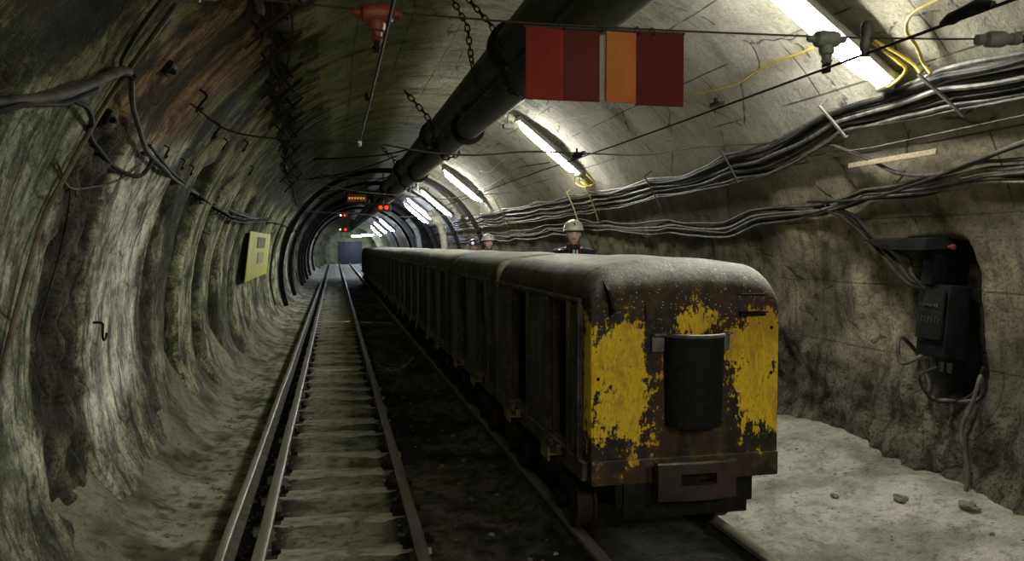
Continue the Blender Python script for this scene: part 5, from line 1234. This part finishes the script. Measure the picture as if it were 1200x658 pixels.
# ------------------------------------------------------------------ people
def skin_mesh(name, verts, edges, radii, mat, sub=2, root=0):
    me = bpy.data.meshes.new(name); me.from_pydata([Vector(v) for v in verts], edges, [])
    o = bpy.data.objects.new(name, me); COL.objects.link(o)
    md = o.modifiers.new('s', 'SKIN'); md.use_smooth_shade = True
    sv = me.skin_vertices[0].data
    for i, r in enumerate(radii): sv[i].radius = (r, r) if not hasattr(r, '__len__') else r; sv[i].use_root = (i == root)
    m2 = o.modifiers.new('u', 'SUBSURF'); m2.levels = sub; m2.render_levels = sub
    dg = bpy.context.evaluated_depsgraph_get(); dg.update()
    me2 = bpy.data.meshes.new_from_object(o.evaluated_get(dg)); me2.name = name; bpy.data.objects.remove(o)
    me2.materials.clear(); me2.materials.append(mat); me2.polygons.foreach_set('use_smooth', [True]*len(me2.polygons))
    return me2
def person(name_label, loc, rz, kind):
    """standing figure facing local -y; kind: 'a' white helmet looking at viewer, 'b' white helmet looking aside, 'c' stooping with a lit cap lamp"""
    root = empty('person', name_label, 'person', loc, rz)
    stoop = kind == 'c'
    H = {'a': 1.92, 'b': 1.87, 'c': 1.82}[kind]
    lean = 0.10 if stoop else 0.0
    k_ = H/1.80
    V = []; E = []; Rr = []
    def vv(p, r, par=None):
        V.append(Vector(p)*k_); Rr.append((r[0]*k_, r[1]*k_) if hasattr(r, '__len__') else r*k_)
        if par is not None: E.append((par, len(V)-1))
        return len(V)-1
    pel = vv((0, 0, 0.95), (0.15, 0.11)); ab = vv((0, -0.01-lean*0.4, 1.10), (0.14, 0.10), pel); ch = vv((0, -lean*0.8, 1.28), (0.165, 0.115), ab); up = vv((0, 0.01-lean, 1.42), (0.13, 0.09), ch)
    nk = vv((0, 0.005-lean*1.1, 1.52), 0.055, up); hd0 = vv((0, -0.012-lean*1.2, 1.585), (0.062, 0.070), nk)
    hands = []
    for s in (-1, 1):
        sh = vv((s*0.17, 0.01-lean, 1.42), 0.065, up); el = vv((s*0.25, 0.03-lean, 1.14), 0.045, sh); wr = vv((s*0.24, -0.10-lean, 0.93), 0.030, el)
        pm = vv((s*0.235, -0.14-lean, 0.87), (0.022, 0.036), wr)
        for i, (dy, L) in enumerate(((-0.030, 0.070), (-0.010, 0.080), (0.010, 0.074), (0.028, 0.058))):
            a = vv((s*0.232, -0.165-lean+dy*0.9, 0.835), 0.010, pm); c = vv((s*0.228, -0.180-lean+dy, 0.835-L*0.5), 0.0090, a); vv((s*0.215, -0.180-lean+dy, 0.835-L), 0.0080, c)
        a = vv((s*0.215, -0.175-lean, 0.885), 0.012, pm); vv((s*0.200, -0.205-lean, 0.855), 0.010, a)
        hp = vv((s*0.095, 0, 0.88), 0.095, pel); kn = vv((s*0.11, -0.015, 0.50), 0.058, hp); cf = vv((s*0.113, 0.015, 0.33), 0.055, kn); an = vv((s*0.115, 0.02, 0.09), 0.038, cf); vv((s*0.125, -0.12, 0.035), 0.032, an)
    o = bpy.data.objects.new('body', skin_mesh('body', V, E, Rr, M['skin'])); COL.objects.link(o); o.parent = root
    # head modelled as a shaped grid and merged into the same mesh
    hc = Vector((0, -0.02-lean*1.25, 1.655))*k_
    def head():
        nu, nv = 28, 22; vs = []; fs = []
        for i in range(nv+1):
            ph = PI*i/nv; zz = math.cos(ph)
            for j in range(nu):
                t = 2*PI*j/nu; x = math.sin(ph)*math.cos(t); y = math.sin(ph)*math.sin(t); z = zz
                rx = 0.079; ry = 0.096; rz_ = 0.130
                if z < 0: rx *= 1-0.30*(-z)**1.4; ry *= 1-0.10*(-z)
                px, py, pz = x*rx, y*ry, z*rz_
                f = max(0.0, -y)
                # nose, eye sockets, mouth, chin, brow
                g = lambda a, b, w_, h_: math.exp(-(((px-a)/w_)**2+((pz-b)/h_)**2))*f
                py -= 0.020*g(0, -0.022, 0.011, 0.022) + 0.008*g(0, 0.0, 0.009, 0.02)
                py += 0.010*(g(-0.030, 0.004, 0.016, 0.010)+g(0.030, 0.004, 0.016, 0.010))
                py -= 0.006*g(0, 0.026, 0.05, 0.010) + 0.006*g(0, -0.058, 0.022, 0.008) + 0.008*g(0, -0.092, 0.022, 0.016)
                vs.append(hc+Vector((px, py, pz))*k_)
        for i in range(nv):
            for j in range(nu): fs.append((i*nu+j, i*nu+(j+1) % nu, (i+1)*nu+(j+1) % nu, (i+1)*nu+j))
        return vs, fs
    vs, fs = head()
    bm = bmesh.new(); bm.from_mesh(o.data); nv_ = [bm.verts.new(v) for v in vs]
    for f in fs:
        try: bm.faces.new([nv_[i] for i in f])
        except Exception: pass
    bmesh.ops.remove_doubles(bm, verts=nv_, dist=1e-5)
    for f in bm.faces: f.smooth = True
    bmesh.ops.recalc_face_normals(bm, faces=bm.faces); bm.to_mesh(o.data); bm.free()
    def part(mb, nm, mt, lab=None, par=root): return child(mb, nm, mt, par, lab)
    P = lambda x, y, z: hc+Vector((x, y, z))*k_
    for s in (-1, 1):
        b = MB(); b.ball(P(s*0.030, -0.078, 0.004), 0.0125*k_, 10, 8); e = part(b, 'eye', M['eye_white']); b = MB(); b.ball(P(s*0.030, -0.087, 0.004), 0.0062*k_, 8, 6); part(b, 'iris', M['eye_dark'], None, e)
        b = MB(); b.ball(P(s*0.076, 0.008, -0.008), 0.026*k_, 10, 8, (0.38, 0.7, 1.15)); part(b, 'ear', M['skin'])
        b = MB(); b.tube([P(s*0.046, -0.078, 0.019), P(s*0.030, -0.090, 0.025), P(s*0.014, -0.092, 0.021)], 0.0038*k_, 6); part(b, 'eyebrow', M['hair_brown'])
    b = MB(); b.tube([P(-0.022, -0.084, -0.058), P(-0.010, -0.094, -0.056), P(0, -0.096, -0.058), P(0.010, -0.094, -0.056), P(0.022, -0.084, -0.058)], [0.003, 0.0055, 0.006, 0.0055, 0.003], 8); part(b, 'mouth', M['lip'])
    b = MB(); vs = []; fs = []; nu = 24; nv = 8
    for i in range(nv+1):
        ph = 0.15*PI+0.42*PI*i/nv
        for j in range(nu+1):
            t = PI*0.02+PI*0.96*j/nu; vs.append(P(0.080*math.sin(ph)*math.cos(t), 0.100*math.sin(ph)*math.sin(t), 0.120*math.cos(ph)))
    for i in range(nv):
        for j in range(nu): fs.append((i*(nu+1)+j, i*(nu+1)+j+1, (i+1)*(nu+1)+j+1, (i+1)*(nu+1)+j))
    b.add(vs, fs); part(b, 'hair', M['hair_brown'])
    # helmet: dome, brim, ridge, badge, inner band
    hm = M['helmet_dark'] if kind == 'c' else M['helmet_white']
    b = MB(); nu = 30; nv = 10; vs = []; fs = []; RX, RY, RZ = 0.112, 0.132, 0.112; zb = 0.046
    for i in range(nv+1):
        ph = (PI/2)*i/nv
        for j in range(nu):
            t = 2*PI*j/nu; rid = 1+0.03*math.exp(-(math.cos(t)*math.sin(ph)/0.16)**2)*(math.cos(ph) > 0.2)
            vs.append(P(RX*math.sin(ph)*math.cos(t), 0.004+RY*math.sin(ph)*math.sin(t), zb+RZ*math.cos(ph)**0.85*rid))
    for j in range(nu):      # brim
        t = 2*PI*j/nu; fr = max(0, -math.sin(t)); vs.append(P((RX+0.012)*math.cos(t), 0.004+(RY+0.008+0.012*fr)*math.sin(t), zb-0.006-0.002*fr))
    for j in range(nu):
        t = 2*PI*j/nu; vs.append(P((RX-0.010)*math.cos(t), 0.004+(RY-0.012)*math.sin(t), zb-0.016))
    for i in range(nv+2):
        for j in range(nu): fs.append((i*nu+j, i*nu+(j+1) % nu, (i+1)*nu+(j+1) % nu, (i+1)*nu+j))
    b.add(vs, fs); he = part(b, 'helmet', hm, 'white safety helmet with a small dark emblem' if kind != 'c' else 'dark helmet with a lit cap lamp')
    if kind != 'c':
        b = MB(); b.box(P(0.002, -0.114, zb+0.064), (0.017, 0.008, 0.024), Matrix.Rotation(-0.6, 3, 'X'), 0.003); b.box(P(0.002, -0.122, zb+0.048), (0.022, 0.006, 0.008), Matrix.Rotation(-0.5, 3, 'X'), 0.002); part(b, 'helmet_emblem', M['eye_dark'], 'small dark emblem', he)
        b = MB(); b.tube([P((RX-0.004)*math.cos(t), 0.004+(RY-0.004)*math.sin(t), zb-0.018) for t in [2*PI*j/24 for j in range(24)]], 0.007, 6, closed=True); part(b, 'helmet_band', M['eye_dark'], None, he)
    else:
        b = MB(); b.lathe([(0.030, 0), (0.034, 0.02), (0.036, 0.05), (0.030, 0.055)], P(0.0, -0.125, zb+0.030), (0, -1, -0.05), 16); cl = part(b, 'cap_lamp', M['sign_frame'], None, he)
        b = MB(); b.lathe([(0.030, 0), (0.022, 0.008), (0.004, 0.012)], P(0.0, -0.181, zb+0.028), (0, -1, -0.05), 16); part(b, 'lamp_lens', M['headlamp_glow'], 'glowing violet-white lens', he)
        for s in (-1, 1):
            b = MB(); b.box(P(s*0.085, -0.075, zb+0.05), (0.05, 0.006, 0.022), Matrix.Rotation(s*0.8, 3, 'Z') @ Matrix.Rotation(0.3*s, 3, 'Y'), 0.002); part(b, 'reflective_strip', M['reflective'], None, he)
    b = MB(); b.tube([P(-0.078, 0.0, 0.03), P(-0.072, -0.010, -0.05), P(-0.045, -0.03, -0.105), P(0, -0.045, -0.128), P(0.045, -0.03, -0.105), P(0.072, -0.010, -0.05), P(0.078, 0.0, 0.03)], 0.005, 6); part(b, 'chin_strap', M['sign_frame'])
    # jacket
    V = []; E = []; Rr = []
    jm = M['jacket_navy'] if kind == 'a' else M['jacket_black']
    j0 = vv((0, 0, 0.82), (0.205, 0.155)); j1 = vv((0, -lean*0.4, 1.08), (0.185, 0.14), j0); j2 = vv((0, -lean*0.8, 1.28), (0.20, 0.145), j1); j3 = vv((0, 0.01-lean, 1.42), (0.155, 0.115), j2); vv((0, 0.0-lean*1.05, 1.515), (0.082, 0.086), j3)
    for s in (-1, 1):
        a = vv((s*0.18, 0.01-lean, 1.42), 0.088, j3); c = vv((s*0.26, 0.03-lean, 1.14), 0.068, a); vv((s*0.243, -0.09-lean, 0.955), 0.050, c)
    o2 = bpy.data.objects.new('jacket', skin_mesh('jacket', V, E, Rr, jm)); COL.objects.link(o2); o2.parent = root
    V = []; E = []; Rr = []
    t0 = vv((0, 0, 0.93), (0.14, 0.10))
    for s in (-1, 1):
        a = vv((s*0.095, 0, 0.84), 0.096, t0); c = vv((s*0.112, -0.012, 0.50), 0.078, a); vv((s*0.115, 0.015, 0.18), 0.070, c)
    o3 = bpy.data.objects.new('trousers', skin_mesh('trousers', V, E, Rr, M['jacket_black'])); COL.objects.link(o3); o3.parent = root
    for s in (-1, 1):
        V = []; E = []; Rr = []
        a = vv((s*0.115, 0.018, 0.30), 0.066); c = vv((s*0.115, 0.022, 0.08), 0.058, a); d2 = vv((s*0.12, -0.06, 0.052), 0.050, c); vv((s*0.126, -0.16, 0.046), 0.044, d2)
        ob = bpy.data.objects.new('boot', skin_mesh('boot', V, E, Rr, M['boot_rubber'])); COL.objects.link(ob); ob.parent = root
    b = MB(); N_ = 20; vs = []; fs = []
    for (ra_, rb_, z_) in ((0.098, 0.100, -0.215), (0.086, 0.090, -0.150), (0.076, 0.082, -0.105), (0.070, 0.076, -0.105), (0.080, 0.084, -0.20)):
        for j in range(N_):
            t = 2*PI*j/N_; vs.append(P(ra_*math.cos(t), 0.022+rb_*math.sin(t), z_-0.018*max(0, -math.sin(t))))
    for i in range(4):
        for j in range(N_): fs.append((i*N_+j, i*N_+(j+1) % N_, (i+1)*N_+(j+1) % N_, (i+1)*N_+j))
    b.add(vs, fs); part(b, 'collar', jm)
    # collar straps seen under the chin
    if kind == 'a':
        b = MB(); b.tube([P(0.060, -0.062, -0.112), P(0.062, -0.078, -0.165), P(0.060, -0.110, -0.230)], 0.011, 8); part(b, 'red_cord', M['strap_red'], 'dull red cord at the neck')
        b = MB(); b.tube([P(-0.066, -0.055, -0.112), P(-0.066, -0.072, -0.150), P(-0.056, -0.105, -0.2)], 0.009, 8); part(b, 'red_cord', M['strap_red'])
        for x in (-0.006, 0.030):
            b = MB(); b.box(P(x, -0.135, -0.215), (0.022, 0.010, 0.075), Matrix.Rotation(0.1, 3, 'X'), 0.003); part(b, 'collar_tab', M['reflective'], 'white collar tab')
        b = MB(); b.ball(P(-0.15, -0.045, -0.235), 0.075, 12, 8, (1.0, 0.8, 0.9)); part(b, 'shoulder_pack', M['shiny_black'] if 'shiny_black' in M else grimy('shiny_black', (0.01, 0.01, 0.01), (0.02, 0.022, 0.022), 0.22))
    return root
person('person in white helmet and dark blue jacket facing the viewer behind the first mine cars', (2.80, 9.15, 0.175), -0.22, 'a')
person('person in a white safety helmet looking down and aside, farther back behind the train', (2.82, 14.7, 0.14), 0.20, 'b')
person('person in a dark helmet with a glowing violet cap lamp, farthest back behind the train', (2.78, 16.0, 0.10), -0.25, 'c')
